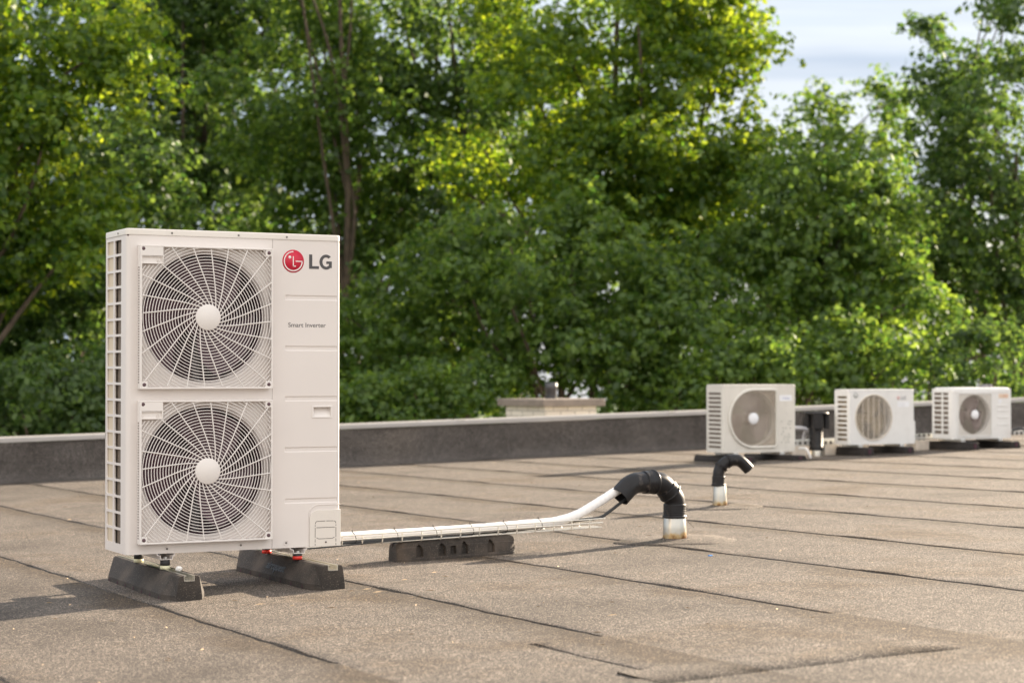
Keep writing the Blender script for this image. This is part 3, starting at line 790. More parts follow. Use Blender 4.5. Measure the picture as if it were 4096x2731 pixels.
# ------------------------------------------------------------------ rubber foot under the cable tray
def tray_foot():
    x, y = 3.945, 8.125
    t = empty('support_block', (x, y, roof(x, y)), 'squat black rubber foot with arched recesses carrying the wire cable tray', 'support foot')
    hl, D, H_ = .305, .15, .0955
    b = M(); ns = 160
    prof = [(0, .0), (0, .012)] + [(.004 + .004 * i / 18, .012 + .052 * i / 18) for i in range(1, 19)] + [(.013 + .022 * (1 - math.cos(a)), .064 + (.0315) * math.sin(a)) for a in np.linspace(.12, math.pi / 2, 9)]
    prof += [(D / 2 - .012, H_), (D / 2 - .012, H_ - .02), (D / 2 + .012, H_ - .02), (D / 2 + .012, H_)]
    front_n = len(prof)
    prof += [(D - .035, H_), (D - .018, .085), (D - .008, .06), (D, .012), (D, 0)]
    n = len(prof)
    arches = [(-.198, .0165), (-.082, .0165), (.034, .0165), (.17, .0165)]
    def dep(s, z):
        for c, w in arches:
            if abs(s - c) < w:
                top = .074 * (1 - .30 * abs((s - c) / w) ** 2.2)
                if .018 < z < top: return .022
        if abs(s + .024) < .014 and .022 < z < .060: return .022
        return 0
    vs = []; fs = []
    st = list(np.linspace(-hl, hl, ns))
    for s in st:
        e = max(0, abs(s) - (hl - .05)) / .05
        for i, (yy, z) in enumerate(prof):
            yy2 = yy + (dep(s, z) if i < 22 else 0)
            yc = D / 2 + (yy2 - D / 2) * (1 - .30 * e ** 2); zz = z * (1 - .16 * e ** 2.5) if z > .02 else z
            vs.append((s, yc, zz + SLX * s))
    for k in range(ns - 1):
        for i in range(n - 1): fs.append((k * n + i, k * n + i + 1, (k + 1) * n + i + 1, (k + 1) * n + i))
    fs += [tuple(range(n)), tuple(range((ns - 1) * n, ns * n))]
    b.add(vs, fs); b.build('rubber_body', RBLOCK, t)
    c = M()
    for s in (-.16, .155):
        c = M(); c.box(s - .03, s + .03, D / 2 - .02, D / 2 + .02, H_ + SLX * s - .001, H_ + SLX * s + .003, .001)
        c.lathe([(0, .012), (.006, .012), (.009, .003), (0, .003)], (s, D / 2, H_ + SLX * s), 12); c.build('tray_clip', METAL, t)
    t.rotation_euler = (0, 0, -.03)
tray_foot()

# ------------------------------------------------------------------ wire cable tray, pipe, cable
TY = 8.17; TX0, TX1 = 3.0, 4.725
def tz(x): return roof(x, TY) + .1005
def cable_tray():
    t = empty('cable_tray', (TX0, TY, tz(TX0)), 'galvanised wire mesh cable tray running from the big unit towards the gooseneck pipe', 'cable tray')
    inv = Matrix.Translation(-t.location)
    m = M(); W2 = .052; Hh = .043
    for (dy, h) in ((-W2, Hh), (-W2, Hh * .55), (-W2 * .75, 0), (0, 0), (W2 * .75, 0), (W2, Hh * .55), (W2, Hh)):
        m.tube([(x, TY + dy, tz(x) + h) for x in np.linspace(TX0, TX1, 9)], .0031, 6, mat=inv)
    x = TX0 + .05
    while x < TX1:
        m.tube([(x, TY + a, tz(x) + h - .002) for a, h in ((-W2, Hh + .002), (-W2, .008), (-W2 + .006, 0), (W2 - .006, 0), (W2, .008), (W2, Hh + .002))], .0031, 6, mat=inv)
        x += .1
    m.tube([(TX1, TY - W2, tz(TX1) + Hh), (TX1 + .02, TY - W2 + .012, tz(TX1) + Hh), (TX1 + .02, TY - W2 + .025, tz(TX1) + Hh)], .0031, 6, mat=inv)
    m.build('wire_mesh', WIRE, t)
    return t
cable_tray()
# gooseneck geometry first: where its mouth is
P1X, P1Y = 5.187, 8.194; P1Z = roof(P1X, P1Y)
D1 = Vector((-1, -.10, 0)).normalized()
def p1(s, z): return Vector((P1X, P1Y, P1Z)) + D1 * s + Vector((0, 0, z))
def smooth_path(pts, n=10):
    pts = [Vector(p) for p in pts]; out = []
    for i in range(len(pts) - 1):
        p0 = pts[max(i - 1, 0)]; p1_ = pts[i]; p2 = pts[i + 1]; p3 = pts[min(i + 2, len(pts) - 1)]
        for k in range(n):
            t = k / n
            out.append(.5 * ((2 * p1_) + (p2 - p0) * t + (2 * p0 - 5 * p1_ + 4 * p2 - p3) * t * t + (3 * p1_ - p0 - 3 * p2 + p3) * t ** 3))
    out.append(pts[-1]); return out
MOUTH = p1(.315, .222)
# white insulated line set
ins_pts = [(2.9, TY, tz(2.9) + .034), (3.4, TY - .004, tz(3.4) + .034), (3.8, TY, tz(3.8) + .030), (4.1, TY - .003, tz(4.1) + .031), (4.32, TY, tz(4.32) + .034), (4.48, TY, .133),
           (4.607, TY, .162), (4.725, TY, .217), (4.82, TY, .266), (4.88, TY + .003, .294), (4.93, TY + .006, .303)]
pth = smooth_path(ins_pts, 14)
rr_ = [.0225 * (1 + .03 * math.sin(i * 1.9) + .02 * math.sin(i * .7)) for i in range(len(pth))]
o = M().tube(pth, rr_, 20).build('insulated_pipe', INSUL); tag(o, 'white wrapped refrigerant pipe in the wire tray, rising into the gooseneck', 'pipe')
# black cable
cb = smooth_path([(3.0, TY - .03, tz(3) + .006), (3.5, TY - .025, tz(3.5) + .008), (4.2, TY + .022, tz(4.2) + .008), (4.45, TY + .014, tz(4.45) + .020), (4.6, TY + .004, .134),
                  (4.732, TY, .144), (4.788, TY, .170), (4.859, TY, .214), (4.90, TY, .236), (4.95, TY, .262)], 12)
o = M().tube(cb, .0078, 12).build('black_cable', CABLE); tag(o, 'black cable leaving the tray below the white pipe and entering the gooseneck', 'cable')
cb = smooth_path([(3.0, TY - .045, tz(3) - .004), (3.3, TY - .05, tz(3.3) - .002), (3.6, TY - .045, tz(3.6) + .006), (4.0, TY - .03, tz(4.0) + .004)], 10)
o = M().tube(cb, .0035, 8).build('thin_cable', CABLE); tag(o, 'thin dark cable lying along the bottom of the wire tray', 'cable')
for x in (3.417, 3.627, 3.826, 4.018, 4.197, 4.386):
    c = TY - .008; z = tz(x) + (.032 if x < 4.3 else .036)
    m = M(); pts = [(x + .004 * math.sin(a * 2), c + (.0255 if math.cos(a) > 0 else .046) * math.cos(a), z + .0245 * math.sin(a) - (.006 if math.sin(a) < 0 else 0)) for a in np.linspace(0, 2 * math.pi, 21)[:-1]]
    m.tube(pts, .0016, 6, closed=True); m.tube([(x, c - .012, z + .022), (x - .006, c - .014, z + .034)], .0012, 5)
    o = m.build('cable_tie', TIE)
    dsc = {3.417: 'black cable tie on the white pipe, first from the big unit', 3.627: 'black cable tie over the left end of the tray foot', 3.826: 'black cable tie over the middle of the tray foot',
           4.018: 'black cable tie right of the middle of the tray foot', 4.197: 'black cable tie just past the right end of the tray foot', 4.386: 'black cable tie where the white pipe leaves the tray'}[x]
    tag(o, dsc, 'cable tie', 'cable ties round the white pipe')

# ------------------------------------------------------------------ goosenecks
def sleeve_mat():
    m, n, l, b = nt('rust_stained_zinc')
    t = n.new('ShaderNodeTexCoord'); s_ = n.new('ShaderNodeSeparateXYZ'); l.new(t.outputs['Object'], s_.inputs[0])
    z = n.new('ShaderNodeTexNoise'); z.inputs['Scale'].default_value = 22; z.inputs['Detail'].default_value = 7; l.new(t.outputs['Object'], z.inputs['Vector'])
    mp_ = n.new('ShaderNodeMapRange'); mp_.inputs[1].default_value = .075; mp_.inputs[2].default_value = .0; l.new(s_.outputs['Z'], mp_.inputs[0])
    a = n.new('ShaderNodeMath'); a.operation = 'MULTIPLY'; l.new(mp_.outputs[0], a.inputs[0]); l.new(z.outputs['Fac'], a.inputs[1])
    r = ramp(n, [(.18, (.50, .49, .45)), (.30, (.46, .34, .18)), (.42, (.20, .10, .04))]); l.new(a.outputs[0], r.inputs[0])
    z2 = n.new('ShaderNodeTexNoise'); z2.inputs['Scale'].default_value = 11; z2.inputs['Detail'].default_value = 6; l.new(t.outputs['Object'], z2.inputs['Vector'])
    r2 = ramp(n, [(.66, (0, 0, 0)), (.72, (1, 1, 1))]); l.new(z2.outputs['Fac'], r2.inputs[0])
    x = n.new('ShaderNodeMix'); x.data_type = 'RGBA'; l.new(r2.outputs[0], x.inputs['Factor']); l.new(r.outputs[0], x.inputs['A']); x.inputs['B'].default_value = (.24, .14, .06, 1)
    l.new(x.outputs['Result'], b.inputs['Base Color']); b.inputs['Metallic'].default_value = .85; b.inputs['Roughness'].default_value = .30
    return m
SLEEVE = sleeve_mat()
def gooseneck(x, y, label, d, sleeve, pts, rings, rp_, mouth_open=True):
    z0 = roof(x, y)
    t = empty('gooseneck_pipe', (x, y, z0), label, 'vent pipe', 'bent black pipes rising from the roof')
    rb, rt, hs = sleeve
    s = M(); s.lathe([(rb, -.01), (rb, .01), ((rb * .55 + rt * .45), hs * .5), (rt, hs), (rt - .003, hs + .004)], (0, 0, 0), 40); s.build('metal_sleeve', SLEEVE, t)
    cl = M(); cl.lathe([(rb + .014, .0), (rb + .006, .010), (rb + .0, .014)], (0, 0, 0), 40); cl.build('tar_fillet', TAR, t)
    P = smooth_path([d * a + Vector((0, 0, h)) for a, h in pts], 10)
    p = M(); p.tube(P, rp_, 36, caps=False)
    # open mouth: a slightly smaller inner wall
    k = 12; p.tube(P[-k:], rp_ - .004, 36, caps=False)
    e = (P[-1] - P[-2]).normalized(); up = Vector((0, 0, 1)); a_ = (up - e * up.dot(e)).normalized(); b_ = e.cross(a_); nv = []; nf = []
    for i in range(36):
        q_ = 2 * math.pi * i / 36
        for r in (rp_, rp_ - .004): nv.append(P[-1] + (a_ * math.cos(q_) + b_ * math.sin(q_)) * r)
    for i in range(36): nf.append((2 * i, 2 * i + 1, (2 * i + 3) % 72, (2 * i + 2) % 72))
    p.add(nv, nf)
    body_ = p.build('bent_pipe', PVC, t)
    cum = [0]
    for i in range(1, len(P)): cum.append(cum[-1] + (P[i] - P[i - 1]).length)
    def along(s_):
        for i in range(1, len(P)):
            if cum[i] >= s_: 
                f = (s_ - cum[i - 1]) / (cum[i] - cum[i - 1]); return P[i - 1].lerp(P[i], f), (P[i] - P[i - 1]).normalized()
        return P[-1], (P[-1] - P[-2]).normalized()
    for (sa, ln, lip_end) in rings:
        # socket: a wider sleeve with fine ribs and a thick bead at one end
        c, tan = along(sa + ln / 2); prof = []
        n = 26
        for i in range(n + 1):
            f = i / n; r = rp_ + .0045
            if .2 < f < .68: r += .0010 * math.sin(f * 50)
            if lip_end == 0 and f < .18 or lip_end == 1 and f > .82: r = rp_ + .0092
            if f in (0, 1): r = rp_ + .002
            prof.append((r, (f - .5) * ln))
        m4 = tan.to_track_quat('Z', 'Y').to_matrix().to_4x4(); m4.translation = c
        s = M(); s.lathe(prof, (0, 0, 0), 40, mat=m4); s.build('socket', PVC, t)
    return t
gooseneck(P1X, P1Y, 'larger black gooseneck pipe on a rusty metal sleeve, white pipe entering it', D1, (.0615, .0555, .121),
          [(0, .112), (0, .15), (0, .19), (.006, .213), (.024, .237), (.044, .257), (.064, .275), (.086, .290), (.115, .298), (.15, .299), (.19, .299), (.222, .299), (.255, .295), (.285, .282), (.315, .259), (.345, .233)],
          [(.002, .072, 0), (.135, .046, 0), (.257, .07, 0)], .0525)
D2 = Vector((1, -.2, 0)).normalized()
gooseneck(6.637, 9.962, 'smaller bare black gooseneck pipe further back, its open mouth facing right', D2, (.046, .037, .138),
          [(-.008, .132), (-.008, .17), (-.008, .205), (-.002, .230), (.010, .250), (.026, .268), (.050, .284), (.080, .291), (.105, .292), (.130, .288), (.150, .275), (.172, .255), (.195, .232)],
          [(.002, .06, 0), (.112, .012, 1), (.175, .02, 0)], .0362)
# frayed strap behind the sleeve
o = M().tube([(P1X + .052, P1Y - .02, P1Z + .122), (P1X + .066, P1Y - .03, P1Z + .09), (P1X + .09, P1Y - .04, P1Z + .065)], .001, 5).build('loose_twig', BARK); tag(o, 'thin dry twig leaning on the right side of the larger metal sleeve', 'twig')

# ------------------------------------------------------------------ small units by the parapet
def small_unit(x, y, z, W_, H_, D_, style, label, paint):
    t = empty('outdoor_unit', (x, y, z), label, 'air conditioner', 'small outdoor units along the parapet')
    b = M()
    RD = .02 if style != 'C' else .045
    # front with opening
    if style == 'A': cx, cz, r = W_ * .413, H_ * .50, H_ * .405
    elif style == 'B': cx, cz, r = W_ * .375, H_ * .49, H_ * .405
    else: cx, cz, r = W_ * .375, H_ * .47, H_ * .39
    lip_ = [(r - .006, .012), (r - .006, .05)]
    x0 = RD if style != 'A' else .02
    grid_with_holes(b, [x0, cx - r - .01, cx + r + .01, W_], [0, cz - r - .006, cz + r + .006, H_ - .012], {(1, 1): (cx, cz, r, lip_)}, 0, 64)
    cs_ = [(x0 - x0 * math.sin(a), x0 - x0 * math.cos(a)) for a in np.linspace(0, math.pi / 2, 7)]
    b.add([(px, py_, pz) for px, py_ in cs_ for pz in (0, H_ - .012)], [(2 * i, 2 * i + 1, 2 * i + 3, 2 * i + 2) for i in range(6)], True)
    # left flank with openings
    if style == 'A': rows, cols, zz0, zz1 = 13, [(D_ * .14, D_ * .88)], H_ * .05, H_ * .90
    elif style == 'B': rows, cols, zz0, zz1 = 10, [(D_ * .16, D_ * .80)], H_ * .05, H_ * .90
    else: rows, cols, zz0, zz1 = 9, [(D_ * .20, D_ * .46), (D_ * .54, D_ * .90)], H_ * .08, H_ * .93
    def s4(a, bb, c, d): b.add([(0, a, c), (0, bb, c), (0, bb, d), (0, a, d)], [(0, 1, 2, 3)])
    ya, yb = cols[0][0] - .008, cols[-1][1] + .008
    s4(x0, ya, 0, H_ - .012); s4(yb, D_, 0, H_ - .012); s4(ya, yb, 0, zz0); s4(ya, yb, zz1, H_ - .012)
    ph = (zz1 - zz0) / rows
    for i in range(rows):
        c, d = zz0 + ph * i, zz0 + ph * (i + 1)
        if len(cols) == 1: rr_hole(b, ya, yb, c, d, cols[0][0], cols[0][1], c + ph * .24, d - ph * .24, .004)
        else:
            mdl = D_ * .5
            rr_hole(b, ya, mdl, c, d, cols[0][0], cols[0][1], c + ph * .16, d - ph * .16, .004); rr_hole(b, mdl, yb, c, d, cols[1][0], cols[1][1], c + ph * .16, d - ph * .16, .004)
    b.box(W_ - .002, W_, .001, D_, 0, H_ - .012); b.box(.001, W_ - .001, D_ - .004, D_, 0, H_ - .012); b.box(.003, W_ - .003, .003, D_ - .003, 0, .003)
    b.build('casing', paint, t)
    l_ = M(); rprism(l_, -.003, W_ + .003, -.003, D_ + .003, H_ - (.012 if style != 'C' else .05), H_, RD, .006 if style != 'C' else .03); l_.build('top_cover', paint, t)
    i_ = M(); i_.box(.012, .02, .02, D_ - .01, .01, H_ - .02); i_.box(.03, cx + r + .03, D_ * .78, D_ * .80, .01, H_ - .02); i_.build('heat_exchanger', COILB if style == 'B' else COIL, t)
    # guard
    gd = M(); yw = -.006
    RG = .0017 if style != 'A' else .0021
    if style == 'A':
        xr = cx + r * .97
        k = 0
        rad = .052
        while rad < r * 1.35:
            n = 96; run = []
            for i in range(n * 2 + 1):
                a = 2 * math.pi * i / n
                px, pz = cx + rad * math.cos(a), cz + rad * math.sin(a)
                ok = px < xr and abs(pz - cz) < r * .985 and (px > cx or math.hypot(px - cx, pz - cz) < r * .99)
                if i >= n and not run: break
                if ok: run.append((px, yw, pz))
                else:
                    if len(run) > 1: gd.tube(run, RG, 4)
                    run = []
                    if i >= n: break
                if len(run) > n: gd.tube(run, RG, 4); run = []; break
            rad += .0085
        # raised bezel, D-shaped
        bz = M(); pts = [(cx + (r + .012) * math.cos(a), -.006, cz + (r + .012) * math.sin(a)) for a in np.linspace(math.pi / 2, 3 * math.pi / 2, 40)]
        pts += [(xr - .02, -.006, cz - r - .012), (xr + .004, -.006, cz - r - .004), (xr + .012, -.006, cz - r + .02), (xr + .012, -.006, cz + r - .02), (xr + .004, -.006, cz + r + .004), (xr - .02, -.006, cz + r + .012)]
        bz.tube(pts, .013, 8, closed=True); bz.build('guard_bezel', paint, t)
        cp = M()
        for sg_ in (-1, 1):
            pl = [(cx + (r + .001) * math.cos(a), -.0012, cz + sg_ * (r + .001) * math.sin(a)) for a in np.linspace(.05, math.pi / 2, 14)]
            cp.add([(xr + .012, -.0012, cz + sg_ * (r + .012))] + pl, [(0, i, i + 1) for i in range(1, 14)])
        cp.build('corner_sheet', simple('tan_sheet', (.33, .28, .23), .5), t)
        hub = M(); hub.lathe([(0, -.014), (.048, -.014), (.054, -.008), (.054, .0)], (cx, 0, cz), 32, axis='Y')
        # corner sheet behind the square right side reads pale
    elif style == 'B':
        z = cz - r
        while z < cz + r:
            hw = math.sqrt(max(0, (r - .003) ** 2 - (z - cz) ** 2))
            if hw > .01: gd.tube([(cx - hw, yw, z), (cx + hw, yw, z)], .0014, 4)
            z += .0075
        for dx in (-.13, -.065, 0, .065, .13):
            hh = math.sqrt(r ** 2 - dx ** 2); gd.box(cx + dx - .004, cx + dx + .004, yw + .002, yw + .008, cz - hh, cz + hh)
        hub = None
        gd.tube([(cx + (r + .004) * math.cos(a), -.004, cz + (r + .004) * math.sin(a)) for a in np.linspace(0, 2 * math.pi, 65)[:-1]], .006, 8, closed=True)
    else:
        xl, xr_, zl, zh = cx - r - .012, cx + r + .012, cz - r - .01, cz + r + .01
        z = zl + .01
        while z < zh - .005: gd.tube([(xl, yw, z), (xr_, yw, z)], .0010, 4); z += .0095
        for k in range(-8, 9):                               # verticals that bow round the hub
            pts = []
            for j in range(33):
                zz = zl + (zh - zl) * j / 32; dx = k * (r * 2 / 17)
                bow = (.055 * math.exp(-((zz - cz) / .07) ** 2) * math.exp(-(abs(k) - 1) / 4.0)) * (1 if k > 0 else -1 if k < 0 else 0)
                pts.append((cx + dx + bow, yw - .002, zz))
            if k == 0: gd.tube(pts[:14], .0015, 4); gd.tube(pts[19:], .0015, 4)
            else: gd.tube(pts, .0015, 4)
        fb_ = M(); ring_rect(fb_, xl - .008, xr_ + .008, zl - .008, zh + .008, .010, -.010, .001); fb_.build('guard_bezel', paint, t)
        hub = M(); hub.lathe([(0, -.016), (.040, -.016), (.045, -.010), (.045, .0)], (cx, 0, cz), 32, axis='Y')
    go = gd.build('fan_guard', GUARD_A if style == 'A' else GUARD_B, t)
    if hub: hub.build('hub_cap', STICKER, go)
    f_ = M(); f_.lathe([(0, .055), (.05, .055), (.06, .07), (.06, .11)], (cx, 0, cz), 24, axis='Y')
    for b3 in range(3):
        nv = []; nf = []
        for i in range(9):
            for j in range(5):
                rad = .058 + (r - .02 - .058) * j / 4; a = R(120 * b3 + 35) + i / 8 * R(80) + R(20) * (j / 4) ** 1.5
                nv.append((cx + rad * math.cos(a), .055 + .05 * i / 8, cz + rad * math.sin(a)))
        for i in range(8):
            for j in range(4): nf.append((i * 5 + j, i * 5 + j + 1, i * 5 + j + 6, i * 5 + j + 5))
        f_.add(nv, nf, True)
    f_.build('fan', FANBLK if style != 'B' else simple('tan_fan', (.30, .23, .13), .5), t)
    if style == 'A':
        m_ = M(); m_.box(W_ * .78, W_ * .955, -.001, .001, H_ * .755, H_ * .845); st_ = m_.build('sticker', STICKER, t)
        m_ = M()
        for i in range(5): m_.box(W_ * (.825 + i * .02), W_ * (.84 + i * .02), -.0016, .0, H_ * .785, H_ * .805)
        m_.build('sticker_print', simple('faded_blue_ink', (.45, .48, .62), .5), st_)
        m_ = M()
        for zr, xs_ in ((.44, (.80, .90, .93)), (.40, (.89, .92)), (.34, (.82, .86, .92)), (.29, (.82,)), (.25, (.80, .90)), (.21, (.84, .88, .91)), (.17, (.83, .89)), (.13, (.80, .86, .90))):
            for xx in xs_: m_.box(W_ * xx, W_ * (xx + .022), -.0012, .0004, H_ * zr, H_ * (zr + .022))
        m_.build('printed_marks', simple('faded_grey_ink', (.48, .47, .42), .6), t)
    if style == 'B':
        q_ = M(); q_.lathe([(0, -.0015), (.018, -.0015), (.018, .001)], (W_ * .76, 0, H_ * .845), 24, axis='Y'); bd = q_.build('badge', simple('faded_red', (.66, .44, .43), .5), t)
        text_mesh('brand_lettering', 'LG', .044, simple('faded_letter_grey', (.30, .30, .32), .5), t, fm(W_ * .805, -.001, H_ * .815), .0005, 10.055, .0012)
        q_ = M(); q_.box(W_ * .745, W_ * .93, -.001, .001, H_ * .675, H_ * .775); q_.build('sticker', STICKER, t)
        q_ = M(); q_.lathe([(.016, -.001), (.028, -.001), (.028, .001)], (W_ * .10, 0, H_ * .895), 24, axis='Y', mat=Matrix.Translation((0, 0, 0)))
        q_.box(W_ * .07, W_ * .14, -.0014, .0005, H_ * .87, H_ * .895); q_.build('round_mark', simple('faded_mark', (.42, .43, .42), .5), t)
        q_ = M(); q_.box(W_ - .001, W_ + .022, .0, D_ * .8, 0, H_ * .42, .008); q_.build('valve_cover', paint, t)
    if style == 'C':
        q_ = M(); q_.box(W_ * .79, W_ * .955, -.001, .001, H_ * .79, H_ * .87); so_ = q_.build('orange_sticker', ORANGE, t)
        q_ = M(); q_.box(W_ * .86, W_ * .94, -.0015, .001, H_ * .82, H_ * .835); q_.box(W_ * .86, W_ * .94, -.0015, .001, H_ * .84, H_ * .85); q_.build('sticker_print', simple('rust_ink', (.60, .36, .26), .5), so_)
        q_ = M(); q_.box(W_ * .79, W_ * .84, -.001, .001, H_ * .69, H_ * .77); q_.build('white_sticker', STICKER, t)
        q_ = M()
        for zr in (.26, .40, .53, .63): q_.box(W_ * .77, W_ * .95, -.006, .001, H_ * zr, H_ * (zr + .022), .003)
        q_.build('panel_ribs', paint, t)
        q_ = M(); q_.box(W_ * .66, W_ * .80, D_ * .4, D_ * .6, H_, H_ + .018, .004); q_.box(W_ * .68, W_ * .71, D_ * .3, D_ * .5, H_ + .002, H_ + .03, .004); q_.box(W_ * .76, W_ * .79, D_ * .3, D_ * .5, H_ + .002, H_ + .03, .004); q_.build('top_bracket', simple('grey_bracket', (.25, .23, .24), .5), t)
    # little steel feet
    for fx in (W_ * .16, W_ * .80):
        q_ = M(); q_.box(fx - .025, fx + .025, -.02, D_ + .02, -.028, -.001, .003); q_.build('foot_bracket', METAL, t)
    return t
COILB = simple('tarnished_coil', (.20, .15, .085), .5, .3, var=.6, scale=14)
GUARD_A = simple('tan_guard', (.68, .60, .50), .5)
GUARD_B = simple('pale_guard', (.70, .63, .54), .5)
BEAM = simple('beam_rubber', (.022, .018, .016), .75, var=.4, scale=14)
def pads(x, y, z_top, W_, D_, lab, g_='rubber beams under the small units', sp=(.16, .80), yn=.0, ln=.62, w=.10):
    for f, side in zip(sp, ('left', 'right')):
        px = x + W_ * f
        py_ = y - .13 + yn; h = z_top - roof(px, py_ + .3)
        t = empty('support_beam', (px, py_, roof(px, py_)), lab % side, 'support beam', g_)
        b = M(); P = [(-w / 2 - .012, 0), (-w / 2 - .012, h * .3), (-w / 2, h), (w / 2, h), (w / 2 + .012, h * .3), (w / 2 + .012, 0)]
        vs = [];
        for s_, k in ((0, .88), (.03, 1), (ln - .03, 1), (ln, .88)): vs += [(a * k, s_, c * (1 if k == 1 else .9) + SLY * s_) for a, c in P]
        n = 6; b.add(vs, [(q * n + i, q * n + (i + 1) % n, (q + 1) * n + (i + 1) % n, (q + 1) * n + i) for q in range(3) for i in range(n)] + [tuple(range(n)), tuple(range(3 * n, 4 * n))])
        b.build('rubber_body', BEAM, t, bev=.003)
        e = M(); e.box(-.014, .014, -.004, .01, h * .25, h * .8); e.build('end_slot', DARKIN, t)
ZA, ZB, ZC = .122, .172, .205
small_unit(9.765, 14.6, ZA, .80, .622, .275, 'A', 'small unit with a D-shaped fan guard and blue-white sticker, nearest the gooseneck', PAINT_OLD)
small_unit(11.19, 14.6, ZB, .772, .522, .225, 'B', 'small unit with a plain round fan opening, between the other two by the parapet', PAINT_WHITE)
small_unit(12.44, 14.6, ZC, .745, .503, .30, 'C', 'small unit with square fan guard and orange sticker at the far right', PAINT_WHITE)
pads(9.765, 14.6, ZA - .028, .80, .275, 'dark rubber beam under the %s side of the unit with the D-shaped guard', sp=(.14, .84), yn=-.13, ln=.82, w=.13)
pads(11.19, 14.6, ZB - .028, .772, .225, 'dark rubber beam under the %s side of the unit with the plain round opening', sp=(.18, .80))
pads(12.44, 14.6, ZC - .028, .745, .30, 'dark rubber beam under the %s side of the unit with the orange sticker', sp=(.16, .86), yn=-.06, ln=.85)

# black vent with a cowl between the first two units
vx, vy = 11.05, 14.93
t = empty('vent_stack', (vx, vy, roof(vx, vy)), 'black vent stack with a wide cowl standing between two small units', 'vent pipe')
M().lathe([(.066, 0), (.064, .06)], (0, 0, 0), 32).build('metal_sleeve', ALU, t)
M().lathe([(.066, .055), (.068, .06), (.068, .09), (.0635, .095), (.0635, .40)], (0, 0, 0), 32).build('stack_pipe', PVC, t)
c = M(); c.lathe([(0, .425), (.115, .420), (.122, .412), (.122, .400), (0, .400)], (0, 0, 0), 32)
for k in range(4):
    a = k * math.pi / 2 - TH + .35 * 0
    m4 = Matrix.Rotation(a, 4, 'Z'); c.box(.082, .122, -.045, .045, .262, .402, .003, m4); c.box(.06, .09, -.004, .004, .27, .40, 0, m4)
c.build('cowl', PVC, t)

# duct and concrete blocks running behind the small units
t = empty('cable_duct', (10.6, 14.99, roof(10.6, 15)), 'grey metal cable duct on blocks running behind the small units', 'cable duct')
m = M(); DY = 15.02
for xa, xb in ((10.4, 14.6),):
    z0, z1 = roof(xa, DY) + .105, roof(xb, DY) + .105
    nv = []
    for x, z in ((xa, z0), (xb, z1)): nv += [(x - 10.6, -.05, z - roof(10.6, 15)), (x - 10.6, .05, z - roof(10.6, 15)), (x - 10.6, .05, z + .055 - roof(10.6, 15)), (x - 10.6, -.05, z + .055 - roof(10.6, 15))]
    m.add(nv, [(0, 1, 5, 4), (1, 2, 6, 5), (2, 3, 7, 6), (3, 0, 4, 7), (0, 1, 2, 3), (4, 5, 6, 7)])
DUCTM = simple('slotted_steel', (.62, .63, .62), .35, .8)
_n, _l = DUCTM.node_tree.nodes, DUCTM.node_tree.links
_t = _n.new('ShaderNodeTexCoord'); _w = _n.new('ShaderNodeTexBrick'); _w.inputs['Scale'].default_value = 1; _w.inputs['Brick Width'].default_value = .06; _w.inputs['Row Height'].default_value = .055; _w.inputs['Mortar Size'].default_value = .014; _w.offset = 0
_w.inputs['Color1'].default_value = (.07, .065, .06, 1); _w.inputs['Color2'].default_value = (.07, .065, .06, 1); _w.inputs['Mortar'].default_value = (.6, .6, .58, 1)
_s = _n.new('ShaderNodeSeparateXYZ'); _c = _n.new('ShaderNodeCombineXYZ'); _l.new(_t.outputs['Object'], _s.inputs[0]); _l.new(_s.outputs['X'], _c.inputs['X']); _l.new(_s.outputs['Z'], _c.inputs['Y'])
_l.new(_c.outputs[0], _w.inputs['Vector']); _l.new(_w.outputs['Color'], _n['Principled BSDF'].inputs['Base Color'])
m.build('duct_body', DUCTM, t, bev=.003)
for x, w_, lab in ((10.84, .16, 'pale concrete block under the duct, left of the vent stack'), (11.22, .16, 'pale concrete block under the duct, right of the vent stack'), (12.33, .17, 'pale concrete block under the duct, between the two right-hand small units'), (11.62, .09, 'pale concrete block seen between the beams of the round-opening unit')):
    z = roof(x, 15)
    m = M(); m.box(-w_ / 2, w_ / 2, -.075, .075, 0, .102, .004)
    tag(m.build('concrete_block', CONC, None, (x, 14.99, z)), lab, 'block', 'concrete blocks under the cable duct')
# pipe and tube by unit A
o = M().tube(smooth_path([(10.5, 14.75, .33), (10.68, 14.78, .335), (10.86, 14.84, .318), (10.93, 14.95, .26), (10.95, 15.0, .2)], 8), .019, 14).build('insulated_pipe', simple('grey_pipe_wrap', (.45, .45, .48), .6))
tag(o, 'short grey insulated pipe bending out of the right side of the D-guard unit', 'pipe')
o = M().tube(smooth_path([(10.58, 14.56, .15), (10.61, 14.50, .15), (10.625, 14.47, .11), (10.64, 14.46, roof(10.64, 14.46) + .012)], 8), .011, 12).build('drain_tube', WHITE_INK)
tag(o, 'short white drain tube hanging to the roof beside the D-guard unit', 'pipe')
for k in range(3):
    o = M().tube(smooth_path([(10.55, 14.8, .25 - .03 * k), (10.7, 14.86, .22 - .03 * k), (10.8, 14.95, .19 - .02 * k), (10.95, 15.0, .19)], 6), .006, 6).build('thin_cable', CABLE)
    tag(o, ['upper', 'middle', 'lower'][k] + ' of three thin black cables from the D-guard unit to the duct', 'cable', 'thin cables behind the D-guard unit')
